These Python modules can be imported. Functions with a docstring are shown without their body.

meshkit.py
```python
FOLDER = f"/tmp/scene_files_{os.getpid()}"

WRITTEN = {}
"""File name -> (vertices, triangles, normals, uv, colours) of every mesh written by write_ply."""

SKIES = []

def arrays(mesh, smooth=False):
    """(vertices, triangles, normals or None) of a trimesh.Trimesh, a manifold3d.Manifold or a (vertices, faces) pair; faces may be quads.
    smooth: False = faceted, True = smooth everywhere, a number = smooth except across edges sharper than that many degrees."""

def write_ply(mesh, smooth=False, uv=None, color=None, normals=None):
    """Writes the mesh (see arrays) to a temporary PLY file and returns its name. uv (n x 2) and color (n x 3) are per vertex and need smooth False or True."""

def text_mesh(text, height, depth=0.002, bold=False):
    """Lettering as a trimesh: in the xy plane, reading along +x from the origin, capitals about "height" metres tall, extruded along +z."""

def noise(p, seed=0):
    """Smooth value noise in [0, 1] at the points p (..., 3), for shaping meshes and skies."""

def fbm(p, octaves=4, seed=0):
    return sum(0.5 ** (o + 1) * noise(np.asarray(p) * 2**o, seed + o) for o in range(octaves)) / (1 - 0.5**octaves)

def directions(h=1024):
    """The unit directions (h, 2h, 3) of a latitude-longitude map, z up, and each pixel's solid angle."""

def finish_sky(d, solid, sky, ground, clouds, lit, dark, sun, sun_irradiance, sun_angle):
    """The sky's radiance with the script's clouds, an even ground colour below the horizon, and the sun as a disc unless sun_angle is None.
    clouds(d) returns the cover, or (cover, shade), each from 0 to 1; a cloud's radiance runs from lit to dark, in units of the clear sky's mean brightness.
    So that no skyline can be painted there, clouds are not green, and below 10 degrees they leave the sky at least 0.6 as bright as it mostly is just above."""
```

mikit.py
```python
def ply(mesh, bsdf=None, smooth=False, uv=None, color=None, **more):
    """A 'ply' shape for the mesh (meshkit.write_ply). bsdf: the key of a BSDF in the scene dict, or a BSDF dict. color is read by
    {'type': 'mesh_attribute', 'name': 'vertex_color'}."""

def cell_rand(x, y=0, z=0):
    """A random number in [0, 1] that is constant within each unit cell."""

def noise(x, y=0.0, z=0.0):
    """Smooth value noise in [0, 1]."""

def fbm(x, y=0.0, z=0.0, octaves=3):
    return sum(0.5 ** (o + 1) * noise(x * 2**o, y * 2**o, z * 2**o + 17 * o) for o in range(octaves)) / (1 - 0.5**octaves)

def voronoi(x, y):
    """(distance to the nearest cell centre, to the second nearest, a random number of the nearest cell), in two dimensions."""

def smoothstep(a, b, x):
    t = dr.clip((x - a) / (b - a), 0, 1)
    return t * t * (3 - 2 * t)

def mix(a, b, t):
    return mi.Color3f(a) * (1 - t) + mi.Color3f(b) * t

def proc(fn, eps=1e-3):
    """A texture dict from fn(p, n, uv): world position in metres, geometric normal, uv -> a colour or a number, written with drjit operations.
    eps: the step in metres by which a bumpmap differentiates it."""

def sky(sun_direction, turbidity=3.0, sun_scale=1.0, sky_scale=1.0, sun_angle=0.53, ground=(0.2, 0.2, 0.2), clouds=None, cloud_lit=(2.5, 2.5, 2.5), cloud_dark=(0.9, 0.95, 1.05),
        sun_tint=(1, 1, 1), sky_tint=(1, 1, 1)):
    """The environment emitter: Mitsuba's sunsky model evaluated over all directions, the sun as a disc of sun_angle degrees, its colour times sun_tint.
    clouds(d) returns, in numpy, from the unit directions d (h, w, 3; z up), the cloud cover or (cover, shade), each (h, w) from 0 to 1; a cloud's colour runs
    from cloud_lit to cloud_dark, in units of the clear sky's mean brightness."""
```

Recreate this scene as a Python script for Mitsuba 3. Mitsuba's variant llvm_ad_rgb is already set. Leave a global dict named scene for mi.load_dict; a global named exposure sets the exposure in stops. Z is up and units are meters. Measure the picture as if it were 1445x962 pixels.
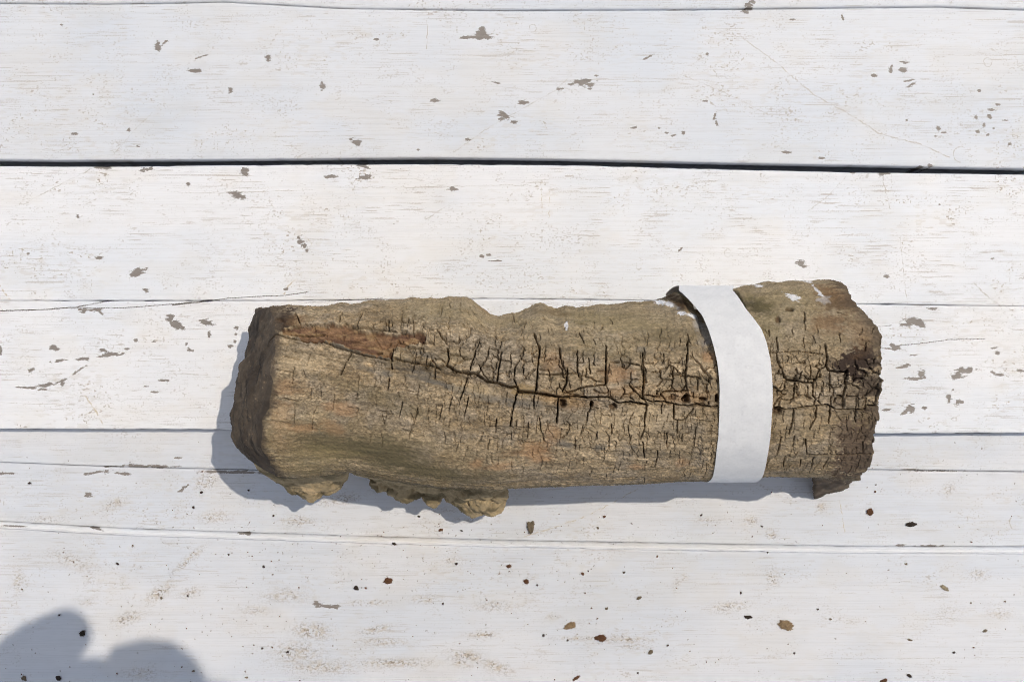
import math
import numpy as np
import drjit as dr
import mitsuba as mi
import trimesh, shapely, manifold3d
from scipy.spatial import cKDTree
import meshkit, mikit
from mikit import noise, fbm, smoothstep, mix, proc
from meshkit import fbm as nfbm, noise as nnoise

T = mi.ScalarTransform4f
scene, labels = {'type': 'scene'}, {}

# ---------------------------------------------------------------- camera, sky, exposure
CAM_H = 0.75
scene['camera'] = {'type': 'perspective', 'fov': 2 * math.degrees(math.atan(0.36125 / CAM_H)), 'fov_axis': 'x', 'near_clip': 0.004, 'far_clip': 50.0,
                   'to_world': T().look_at(origin=[0, 0, CAM_H], target=[0, 0, 0], up=[0, 1, 0])}
SUN = np.array([0.42, 0.276, 1.0])
def fill_cloud(d):
    """a thin, broken veil of bright cloud over the whole sky, added to fill the shadows"""
    q = d * np.array([3.0, 3.0, 5.0])
    return np.clip(0.35 + 1.1 * (nfbm(q, 4, 3) - 0.42), 0, 1), np.zeros(d.shape[:2])
scene['sky'] = mikit.sky(SUN, turbidity=3, sun_scale=0.6, sun_tint=(0.935, 1.0, 1.10), clouds=fill_cloud, cloud_lit=(2.95, 2.85, 2.75))  # the cloud is unseen, added for more fill light
exposure = 1.52

def put(key, mesh, bsdf, label=None, category=None, group=None, kind=None, smooth=False, **kw):
    scene[key] = mikit.ply(mesh, bsdf, smooth=smooth, **kw)
    d = {k: v for k, v in (('label', label), ('category', category), ('group', group), ('kind', kind)) if v}
    if d: labels[key] = d
def sstep(a, b, x):
    t = np.clip((x - a) / (b - a), 0, 1); return t * t * (3 - 2 * t)
def ip(x, pts): return np.interp(x, [p[0] for p in pts], [p[1] for p in pts])

# ---- shapes followed along the log and the boards, millimetres
TOP_EDGE = [(-191.53, 22.21),(-166.6, 23.12),(-159.8, 24.03),(-128.07, 22.67),(-109.93, 22.67),(-73.67, 25.39),(-55.53, 26.75),(-28.33, 27.2),(-22.89, 24.03),(-14.73, 18.13),(-7.93, 15.87),(3.4, 18.13),(8.84, 21.31),(15.64, 22.67),(23.8, 21.76),(35.13, 20.4),(57.8, 22.67),(82.73, 24.48),(91.8, 24.93),(96.33, 27.2),(100.87, 29.47),(103.59, 31.28),(107.67, 28.11),(110.84, 25.39),(112.2, 19.49),(119.0, 19.49),(123.53, 14.96),(130.33, 17.68),(136.68, 25.84),(140.31, 31.28),(153.0, 35.36),(175.67, 37.63),(200.6, 38.53),(211.93, 37.63),(248.2, 35.81)]
LOW_EDGE = [(-191.53, -76.61),(-155.27, -84.77),(-132.6, -86.59),(-100.87, -82.96),(-73.67, -88.4),(-46.47, -92.93),(-10.2, -94.75),(-1.13, -93.84),(17.0, -92.93),(57.8, -91.57),(103.13, -89.31),(130.33, -88.4),(162.07, -86.13),(193.8, -86.59),(211.93, -88.4),(248.2, -88.4)]
LOBES = [(-168.75, -79.5),(-163.75, -92.0),(-160.25, -102.0),(-156.25, -107.0),(-148.75, -109.5),(-142.75, -111.5),(-135.25, -108.5),(-129.75, -105.5),(-123.75, -106.5),(-120.25, -105.0),(-119.25, -93.5),(-111.25, -91.5),(-104.75, -92.5),(-101.75, -102.0),(-96.25, -106.5),(-89.75, -109.5),(-85.75, -109.5),(-83.25, -114.0),(-75.25, -116.5),(-69.75, -113.5),(-64.25, -111.0),(-60.25, -115.5),(-54.75, -118.0),(-50.75, -115.5),(-48.25, -110.5),(-43.25, -115.0),(-37.25, -117.5),(-33.75, -122.5),(-27.25, -124.0),(-19.25, -124.0),(-13.25, -122.5),(-9.25, -117.0),(-7.75, -109.5),(-4.25, -104.5),(3.75, -103.0)]
FOOT = [(212.75, -95.5),(216.25, -99.5),(217.25, -106.5),(222.25, -111.0),(228.75, -108.5),(237.25, -104.5),(240.75, -106.0),(243.75, -103.5),(245.25, -99.5),(249.75, -95.5)]
RIGHT_END = [(np.float64(211.02), np.float64(41.25)),(np.float64(205.71), np.float64(36.52)),(np.float64(204.26), np.float64(32.85)),(np.float64(204.25), np.float64(25.93)),(np.float64(207.12), np.float64(21.54)),(np.float64(209.86), np.float64(17.23)),(np.float64(213.25), np.float64(10.86)),(np.float64(215.72), np.float64(7.92)),(np.float64(215.9), np.float64(-1.66)),(np.float64(216.04), np.float64(-16.13)),(np.float64(216.8), np.float64(-27.69)),(np.float64(214.37), np.float64(-33.49)),(np.float64(214.78), np.float64(-45.15)),(np.float64(212.57), np.float64(-53.61)),(np.float64(213.8), np.float64(-66.72)),(np.float64(214.85), np.float64(-73.66)),(np.float64(213.16), np.float64(-78.09)),(np.float64(211.65), np.float64(-82.42)),(np.float64(219.71), np.float64(-90.06))]
CRACKS = [(3.2, 6, [(np.float64(-143.88), np.float64(5.46)),(np.float64(-133.36), np.float64(2.09)),(np.float64(-120.91), np.float64(-0.42)),(np.float64(-110.36), np.float64(-1.25)),(np.float64(-94.6), np.float64(-4.99)),(np.float64(-83.22), np.float64(-8.3)),(np.float64(-71.94), np.float64(-10.78)),(np.float64(-62.79), np.float64(-12.02))]),(3.0, 6, [(np.float64(-69.06), np.float64(-9.95)),(np.float64(-62.79), np.float64(-12.02)),(np.float64(-54.9), np.float64(-13.26)),(np.float64(-42.86), np.float64(-15.32)),(np.float64(-37.91), np.float64(-13.67))]),(4.6, 8, [(np.float64(-38.08), np.float64(-3.75)),(np.float64(-37.13), np.float64(-9.96)),(np.float64(-38.74), np.float64(-13.67)),(np.float64(-32.49), np.float64(-17.8)),(np.float64(-25.87), np.float64(-19.04)),(np.float64(-20.5), np.float64(-19.05)),(np.float64(-15.52), np.float64(-23.18)),(np.float64(-8.49), np.float64(-24.42)),(np.float64(-1.45), np.float64(-26.89)),(np.float64(3.1), np.float64(-26.88)),(np.float64(3.51), np.float64(-28.94)),(np.float64(10.54), np.float64(-29.76)),(np.float64(17.15), np.float64(-30.59)),(np.float64(23.35), np.float64(-31.83)),(np.float64(29.14), np.float64(-32.65))]),(3.4, 6, [(np.float64(-42.45), np.float64(2.93)),(np.float64(-38.2), np.float64(0.83)),(np.float64(-31.07), np.float64(-0.42))]),(3, 5, [(np.float64(-44.29), np.float64(6.72)),(np.float64(-42.03), np.float64(2.93))]),(2.6, 6, [(np.float64(3.51), np.float64(-28.94)),(np.float64(3.51), np.float64(-29.77)),(np.float64(29.14), np.float64(-33.07)),(np.float64(34.1), np.float64(-32.65))]),(4.2, 8, [(np.float64(29.55), np.float64(-32.65)),(np.float64(37.0), np.float64(-32.24)),(np.float64(44.43), np.float64(-33.07))]),(3, 7, [(np.float64(46.91), np.float64(-36.37)),(np.float64(46.09), np.float64(-39.68)),(np.float64(44.44), np.float64(-41.75)),(np.float64(43.64), np.float64(-47.57))]),(3.4, 7, [(np.float64(44.43), np.float64(-33.07)),(np.float64(56.01), np.float64(-32.65)),(np.float64(62.21), np.float64(-36.37)),(np.float64(70.06), np.float64(-35.55)),(np.float64(75.44), np.float64(-36.37)),(np.float64(78.75), np.float64(-37.2))]),(3, 7, [(np.float64(62.21), np.float64(-36.37)),(np.float64(69.23), np.float64(-35.13)),(np.float64(73.37), np.float64(-36.79)),(np.float64(79.57), np.float64(-37.62))]),(2.8, 6, [(np.float64(68.43), np.float64(-25.63)),(np.float64(75.43), np.float64(-33.48)),(np.float64(82.05), np.float64(-35.55)),(np.float64(87.84), np.float64(-35.13)),(np.float64(94.46), np.float64(-36.79))]),(3.2, 7, [(np.float64(94.46), np.float64(-36.79)),(np.float64(102.33), np.float64(-38.04)),(np.float64(108.52), np.float64(-37.21)),(np.float64(114.71), np.float64(-38.03)),(np.float64(120.49), np.float64(-38.03))]),(3, 6, [(np.float64(152.44), np.float64(-38.89)),(np.float64(162.0), np.float64(-39.73)),(np.float64(176.45), np.float64(-38.06)),(np.float64(184.29), np.float64(-37.23)),(np.float64(189.35), np.float64(-40.15)),(np.float64(205.87), np.float64(-40.14)),(np.float64(206.61), np.float64(-37.64)),(np.float64(214.45), np.float64(-37.64))]),(2.6, 5, [(np.float64(152.42), np.float64(-38.05)),(np.float64(156.06), np.float64(-32.66)),(np.float64(160.19), np.float64(-31.0))]),(3.2, 7, [(np.float64(-19.08), np.float64(0.84)),(np.float64(-21.86), np.float64(-6.24)),(np.float64(-24.64), np.float64(-17.39))]),(3.4, 7, [(np.float64(-6.06), np.float64(-6.27)),(np.float64(-6.87), np.float64(-10.83)),(np.float64(-8.9), np.float64(-23.6))]),(2.2, 5, [(np.float64(-6.11), np.float64(0.84)),(np.float64(-7.33), np.float64(-4.19))]),(2, 5, [(np.float64(-13.62), np.float64(-2.93)),(np.float64(-14.36), np.float64(-9.99)),(np.float64(-18.46), np.float64(-14.93)),(np.float64(-19.26), np.float64(-18.64))]),(3.6, 8, [(np.float64(13.26), np.float64(4.63)),(np.float64(14.05), np.float64(1.68)),(np.float64(16.06), np.float64(-3.75)),(np.float64(15.11), np.float64(-18.22)),(np.float64(13.85), np.float64(-29.35))]),(3.4, 7, [(np.float64(3.1), np.float64(-28.53)),(np.float64(1.45), np.float64(-35.55)),(np.float64(0.21), np.float64(-40.92)),(np.float64(-1.03), np.float64(-50.05))]),(3, 6, [(np.float64(-25.86), np.float64(-21.1)),(np.float64(-27.9), np.float64(-26.87)),(np.float64(-30.38), np.float64(-34.72))]),(3.4, 7, [(np.float64(-69.7), np.float64(-3.75)),(np.float64(-70.68), np.float64(-11.61)),(np.float64(-70.59), np.float64(-15.73))]),(2.4, 5, [(np.float64(-71.75), np.float64(-21.92)),(np.float64(-72.54), np.float64(-28.93))]),(1.8, 4, [(np.float64(-55.88), np.float64(-6.23)),(np.float64(-56.97), np.float64(-13.26)),(np.float64(-58.97), np.float64(-17.79))]),(2.2, 5, [(np.float64(-44.93), np.float64(-15.73)),(np.float64(-45.7), np.float64(-21.92))]),(2.6, 6, [(np.float64(13.02), np.float64(-31.42)),(np.float64(12.61), np.float64(-39.68))]),(2.4, 5, [(np.float64(6.88), np.float64(-5.42)),(np.float64(6.87), np.float64(-7.91)),(np.float64(1.87), np.float64(-14.95)),(np.float64(1.04), np.float64(-21.95)),(np.float64(3.1), np.float64(-26.88))]),(2.2, 5, [(np.float64(27.74), np.float64(-4.59)),(np.float64(28.87), np.float64(-10.8)),(np.float64(30.05), np.float64(-16.16))]),(2.8, 6, [(np.float64(32.1), np.float64(-18.23)),(np.float64(31.64), np.float64(-24.4)),(np.float64(29.15), np.float64(-29.35))]),(2.8, 5, [(np.float64(-11.05), np.float64(-8.76)),(np.float64(-6.87), np.float64(-10.83)),(np.float64(-0.62), np.float64(-12.47))]),(1.6, 4, [(np.float64(15.52), np.float64(-19.46)),(np.float64(24.22), np.float64(-19.46)),(np.float64(31.27), np.float64(-18.64))]),(3.4, 7, [(np.float64(55.31), np.float64(-2.5)),(np.float64(54.99), np.float64(-11.62)),(np.float64(54.37), np.float64(-26.05))]),(3.4, 8, [(np.float64(76.73), np.float64(-6.24)),(np.float64(76.87), np.float64(-14.09)),(np.float64(77.12), np.float64(-24.4)),(np.float64(76.26), np.float64(-32.24))]),(3.2, 7, [(np.float64(38.14), np.float64(-5.84)),(np.float64(38.32), np.float64(-17.4)),(np.float64(39.11), np.float64(-21.11))]),(2.2, 5, [(np.float64(27.76), np.float64(-3.76)),(np.float64(28.46), np.float64(-10.39))]),(1.8, 4, [(np.float64(30.1), np.float64(-12.04)),(np.float64(30.88), np.float64(-16.17)),(np.float64(32.1), np.float64(-18.23))]),(2, 5, [(np.float64(23.81), np.float64(-19.46)),(np.float64(31.68), np.float64(-19.05)),(np.float64(38.31), np.float64(-18.64))]),(2.6, 6, [(np.float64(32.54), np.float64(-15.75)),(np.float64(32.06), np.float64(-24.4)),(np.float64(29.14), np.float64(-29.76))]),(2.6, 6, [(np.float64(29.56), np.float64(-30.18)),(np.float64(34.93), np.float64(-29.35)),(np.float64(42.8), np.float64(-26.46)),(np.float64(54.38), np.float64(-25.64))]),(3.2, 7, [(np.float64(103.42), np.float64(0.42)),(np.float64(102.57), np.float64(-9.12)),(np.float64(101.09), np.float64(-21.91)),(np.float64(102.3), np.float64(-28.93))]),(3, 6, [(np.float64(87.42), np.float64(-29.76)),(np.float64(94.86), np.float64(-29.35)),(np.float64(102.71), np.float64(-28.93))]),(3, 6, [(np.float64(94.2), np.float64(-14.91)),(np.float64(93.64), np.float64(-25.22))]),(2.6, 5, [(np.float64(90.96), np.float64(-13.26)),(np.float64(94.2), np.float64(-14.91)),(np.float64(98.24), np.float64(-19.03))]),(2.2, 5, [(np.float64(89.13), np.float64(-7.06)),(np.float64(88.89), np.float64(-13.26))]),(2.2, 5, [(np.float64(57.46), np.float64(-12.45)),(np.float64(68.22), np.float64(-12.44)),(np.float64(76.45), np.float64(-14.5))]),(1.8, 4, [(np.float64(81.33), np.float64(-18.21)),(np.float64(87.53), np.float64(-18.21))]),(2, 5, [(np.float64(77.26), np.float64(-14.91)),(np.float64(78.85), np.float64(-18.21))]),(2.2, 5, [(np.float64(44.67), np.float64(-9.97)),(np.float64(45.75), np.float64(-19.46))]),(2, 5, [(np.float64(39.84), np.float64(5.06)),(np.float64(42.86), np.float64(-1.67))]),(1.8, 4, [(np.float64(48.4), np.float64(0.84)),(np.float64(49.09), np.float64(-2.09))]),(2, 5, [(np.float64(114.82), np.float64(-21.93)),(np.float64(116.8), np.float64(-27.7))]),(2, 5, [(np.float64(97.81), np.float64(-20.26)),(np.float64(107.31), np.float64(-20.68)),(np.float64(114.8), np.float64(-23.17))]),(2.4, 5, [(np.float64(77.09), np.float64(-31.41)),(np.float64(85.77), np.float64(-32.65)),(np.float64(87.42), np.float64(-30.59))]),(3.2, 7, [(np.float64(27.07), np.float64(-33.07)),(np.float64(26.66), np.float64(-41.75)),(np.float64(25.86), np.float64(-48.41))]),(3.4, 8, [(np.float64(78.75), np.float64(-37.2)),(np.float64(77.57), np.float64(-45.92)),(np.float64(77.66), np.float64(-50.95))]),(2, 5, [(np.float64(77.66), np.float64(-50.95)),(np.float64(75.39), np.float64(-58.15))]),(3.4, 8, [(np.float64(94.46), np.float64(-36.79)),(np.float64(94.56), np.float64(-45.93))]),(2, 5, [(np.float64(94.56), np.float64(-45.93)),(np.float64(100.39), np.float64(-46.37)),(np.float64(106.07), np.float64(-39.7))]),(2.2, 5, [(np.float64(96.65), np.float64(-46.78)),(np.float64(96.9), np.float64(-54.36))]),(2.6, 6, [(np.float64(87.42), np.float64(-35.55)),(np.float64(87.05), np.float64(-42.59))]),(2.2, 5, [(np.float64(58.14), np.float64(-48.42)),(np.float64(58.25), np.float64(-54.72))]),(2, 5, [(np.float64(67.68), np.float64(-49.26)),(np.float64(68.19), np.float64(-53.89)),(np.float64(69.6), np.float64(-59.0))]),(1.8, 4, [(np.float64(76.68), np.float64(-59.01)),(np.float64(78.19), np.float64(-70.02))]),(2, 5, [(np.float64(85.76), np.float64(-64.68)),(np.float64(86.12), np.float64(-69.14)),(np.float64(85.15), np.float64(-75.64))]),(1.8, 4, [(np.float64(90.62), np.float64(-53.92)),(np.float64(91.08), np.float64(-62.94))]),(1.8, 4, [(np.float64(107.54), np.float64(-50.14)),(np.float64(107.42), np.float64(-62.57))]),(1.6, 4, [(np.float64(99.81), np.float64(-53.95)),(np.float64(100.08), np.float64(-59.09))]),(1.8, 4, [(np.float64(49.92), np.float64(-53.03)),(np.float64(49.59), np.float64(-57.69))]),(1.8, 4, [(np.float64(57.04), np.float64(-56.42)),(np.float64(56.86), np.float64(-63.73))]),(3.6, 8, [(np.float64(183.04), np.float64(-2.07)),(np.float64(183.94), np.float64(-9.1)),(np.float64(182.98), np.float64(-14.06)),(np.float64(184.59), np.float64(-17.36))]),(2.6, 6, [(np.float64(184.59), np.float64(-17.36)),(np.float64(194.5), np.float64(-17.78)),(np.float64(195.76), np.float64(-16.54))]),(3.8, 8, [(np.float64(195.76), np.float64(-16.54)),(np.float64(194.48), np.float64(-26.87)),(np.float64(192.47), np.float64(-33.08))]),(2.6, 6, [(np.float64(192.47), np.float64(-33.08)),(np.float64(189.16), np.float64(-33.08)),(np.float64(187.56), np.float64(-35.98))]),(3.2, 7, [(np.float64(178.8), np.float64(-17.36)),(np.float64(175.88), np.float64(-24.39)),(np.float64(175.08), np.float64(-31.42)),(np.float64(177.18), np.float64(-33.91)),(np.float64(176.42), np.float64(-37.23))]),(3, 7, [(np.float64(160.17), np.float64(-22.73)),(np.float64(165.13), np.float64(-23.15)),(np.float64(171.33), np.float64(-24.39)),(np.float64(176.29), np.float64(-24.39))]),(2.8, 6, [(np.float64(165.13), np.float64(-23.15)),(np.float64(163.94), np.float64(-33.9)),(np.float64(161.5), np.float64(-36.4))]),(2.4, 5, [(np.float64(169.29), np.float64(-17.36)),(np.float64(167.61), np.float64(-21.91)),(np.float64(165.13), np.float64(-23.15))]),(2.2, 5, [(np.float64(185.41), np.float64(-17.78)),(np.float64(184.99), np.float64(-29.76))]),(2.2, 5, [(np.float64(155.27), np.float64(2.49)),(np.float64(155.55), np.float64(-6.21)),(np.float64(151.42), np.float64(-6.63))]),(1.8, 4, [(np.float64(151.16), np.float64(6.67)),(np.float64(151.2), np.float64(2.91))]),(2, 5, [(np.float64(173.31), np.float64(17.23)),(np.float64(172.18), np.float64(6.66))]),(1.8, 4, [(np.float64(192.08), np.float64(17.21)),(np.float64(196.42), np.float64(15.93))]),(2.6, 5, [(np.float64(154.28), np.float64(-7.04)),(np.float64(155.73), np.float64(-13.24)),(np.float64(159.35), np.float64(-21.91))]),(1.8, 4, [(np.float64(151.83), np.float64(-6.63)),(np.float64(168.76), np.float64(-6.21)),(np.float64(181.93), np.float64(-7.45))]),(1.8, 4, [(np.float64(176.4), np.float64(3.32)),(np.float64(177.71), np.float64(-1.24))]),(1.6, 4, [(np.float64(164.84), np.float64(7.5)),(np.float64(164.83), np.float64(3.33))]),(1.8, 4, [(np.float64(178.8), np.float64(-17.36)),(np.float64(183.81), np.float64(-14.06))]),(3, 7, [(np.float64(164.5), np.float64(-40.14)),(np.float64(164.3), np.float64(-45.17)),(np.float64(162.52), np.float64(-54.94))]),(2.6, 6, [(np.float64(177.7), np.float64(-38.48)),(np.float64(177.57), np.float64(-45.17)),(np.float64(174.32), np.float64(-51.94))]),(3, 7, [(np.float64(185.98), np.float64(-38.48)),(np.float64(185.26), np.float64(-48.54))]),(3, 7, [(np.float64(201.75), np.float64(-40.14)),(np.float64(200.32), np.float64(-44.75)),(np.float64(201.34), np.float64(-47.69))]),(1.8, 4, [(np.float64(165.9), np.float64(-55.37)),(np.float64(166.01), np.float64(-62.8))]),(2, 5, [(np.float64(172.82), np.float64(-57.54)),(np.float64(172.74), np.float64(-60.16)),(np.float64(175.33), np.float64(-67.78))]),(2.2, 5, [(np.float64(158.41), np.float64(-55.79)),(np.float64(157.33), np.float64(-68.66))]),(2.4, 5, [(np.float64(174.59), np.float64(-68.24)),(np.float64(187.52), np.float64(-67.77)),(np.float64(193.51), np.float64(-68.22)),(np.float64(207.4), np.float64(-67.66)),(np.float64(213.07), np.float64(-67.17))]),(1.8, 4, [(np.float64(162.67), np.float64(-69.63)),(np.float64(163.34), np.float64(-76.44))]),(1.8, 4, [(np.float64(172.73), np.float64(-71.04)),(np.float64(173.14), np.float64(-76.43))]),(1.8, 4, [(np.float64(179.97), np.float64(-69.62)),(np.float64(179.75), np.float64(-75.91))]),(1.8, 4, [(np.float64(188.81), np.float64(-69.62)),(np.float64(187.59), np.float64(-77.43))]),(1.8, 4, [(np.float64(206.68), np.float64(-59.23)),(np.float64(208.02), np.float64(-66.75))]),(2.2, 5, [(np.float64(206.51), np.float64(-33.07)),(np.float64(206.27), np.float64(-39.72))]),(2.2, 5, [(np.float64(192.86), np.float64(-31.83)),(np.float64(193.06), np.float64(-39.73))]),(2.4, 6, [(np.float64(189.14), np.float64(-31.83)),(np.float64(193.7), np.float64(-32.66))]),(2, 5, [(np.float64(177.7), np.float64(-38.48)),(np.float64(177.16), np.float64(-45.17))]),(2, 5, [(np.float64(200.73), np.float64(-32.66)),(np.float64(200.92), np.float64(-40.14))]),(2.6, 6, [(np.float64(-94.58), np.float64(-5.4)),(np.float64(-97.19), np.float64(-11.61)),(np.float64(-100.29), np.float64(-19.85))]),(3.8, 7, [(np.float64(-144.71), np.float64(7.58)),(np.float64(-144.7), np.float64(2.93)),(np.float64(-148.69), np.float64(-1.25))]),(3.4, 6, [(np.float64(-144.63), np.float64(14.95)),(np.float64(-142.71), np.float64(8.01))]),(3, 5, [(np.float64(-131.19), np.float64(8.87)),(np.float64(-119.01), np.float64(9.3)),(np.float64(-110.19), np.float64(9.73))]),(3, 6, [(np.float64(-129.63), np.float64(5.04)),(np.float64(-118.01), np.float64(3.35)),(np.float64(-111.1), np.float64(5.04))]),(2.4, 5, [(np.float64(-131.01), np.float64(16.78)),(np.float64(-125.89), np.float64(9.73))]),(1.8, 4, [(np.float64(-103.16), np.float64(17.66)),(np.float64(-103.14), np.float64(11.01))]),(2, 5, [(np.float64(-90.3), np.float64(17.16)),(np.float64(-91.83), np.float64(9.71)),(np.float64(-91.54), np.float64(7.58))]),(3.2, 6, [(np.float64(-99.55), np.float64(10.15)),(np.float64(-91.96), np.float64(7.58)),(np.float64(-81.35), np.float64(7.15)),(np.float64(-68.18), np.float64(5.87)),(np.float64(-61.9), np.float64(6.3))]),(2, 5, [(np.float64(-73.48), np.float64(12.28)),(np.float64(-73.27), np.float64(6.3))]),(2, 5, [(np.float64(-61.75), np.float64(14.0)),(np.float64(-62.1), np.float64(8.84))]),(1.6, 4, [(np.float64(-63.86), np.float64(-35.55)),(np.float64(-65.99), np.float64(-45.1))]),(1.6, 4, [(np.float64(-49.2), np.float64(-7.89)),(np.float64(-50.71), np.float64(-16.15))]),(1.5, 3, [(np.float64(-54.78), np.float64(-38.86)),(np.float64(-56.48), np.float64(-45.93))]),(1.6, 4, [(np.float64(-34.93), np.float64(-32.65)),(np.float64(-36.59), np.float64(-40.1))]),(1.6, 4, [(np.float64(-40.72), np.float64(-36.79)),(np.float64(-42.4), np.float64(-45.92))]),(1.6, 4, [(np.float64(-25.42), np.float64(-32.65)),(np.float64(-27.92), np.float64(-44.25))]),(1.8, 4, [(np.float64(-8.89), np.float64(-45.06)),(np.float64(-9.73), np.float64(-54.23))]),(1.8, 4, [(np.float64(9.72), np.float64(-47.15)),(np.float64(8.91), np.float64(-56.81))]),(1.6, 4, [(np.float64(2.69), np.float64(-45.89)),(np.float64(2.69), np.float64(-50.89))]),(1.6, 4, [(np.float64(-0.21), np.float64(-52.56)),(np.float64(-0.62), np.float64(-57.62))]),(1.8, 4, [(np.float64(15.92), np.float64(-45.08)),(np.float64(16.77), np.float64(-51.34)),(np.float64(18.88), np.float64(-58.52))]),(1.8, 4, [(np.float64(33.3), np.float64(-47.99)),(np.float64(33.75), np.float64(-52.17)),(np.float64(31.3), np.float64(-55.54)),(np.float64(29.24), np.float64(-56.82))]),(1.6, 4, [(np.float64(-13.06), np.float64(-57.61)),(np.float64(-14.34), np.float64(-63.59))]),(1.4, 3, [(np.float64(41.59), np.float64(-49.24)),(np.float64(40.42), np.float64(-55.55))]),(1.4, 3, [(np.float64(37.12), np.float64(-56.82)),(np.float64(37.25), np.float64(-63.68))]),(1.5, 3, [(np.float64(-42.61), np.float64(-5.4)),(np.float64(-34.26), np.float64(-7.89)),(np.float64(-25.95), np.float64(-9.13))])]
HOLLOW = [(np.float64(-136.7), np.float64(7.16)),(np.float64(-129.84), np.float64(8.44)),(np.float64(-118.84), np.float64(8.44)),(np.float64(-106.68), np.float64(9.29)),(np.float64(-98.07), np.float64(8.86)),(np.float64(-90.96), np.float64(6.3)),(np.float64(-80.8), np.float64(5.88)),(np.float64(-68.09), np.float64(4.61)),(np.float64(-57.64), np.float64(5.45)),(np.float64(-50.47), np.float64(4.61)),(np.float64(-48.67), np.float64(1.67)),(np.float64(-56.06), np.float64(-1.25)),(np.float64(-61.41), np.float64(-2.91)),(np.float64(-68.87), np.float64(-3.75)),(np.float64(-70.72), np.float64(-9.95)),(np.float64(-84.11), np.float64(-7.06)),(np.float64(-94.65), np.float64(-4.16)),(np.float64(-105.32), np.float64(-1.25)),(np.float64(-122.26), np.float64(0.42)),(np.float64(-137.35), np.float64(3.77))]
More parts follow.
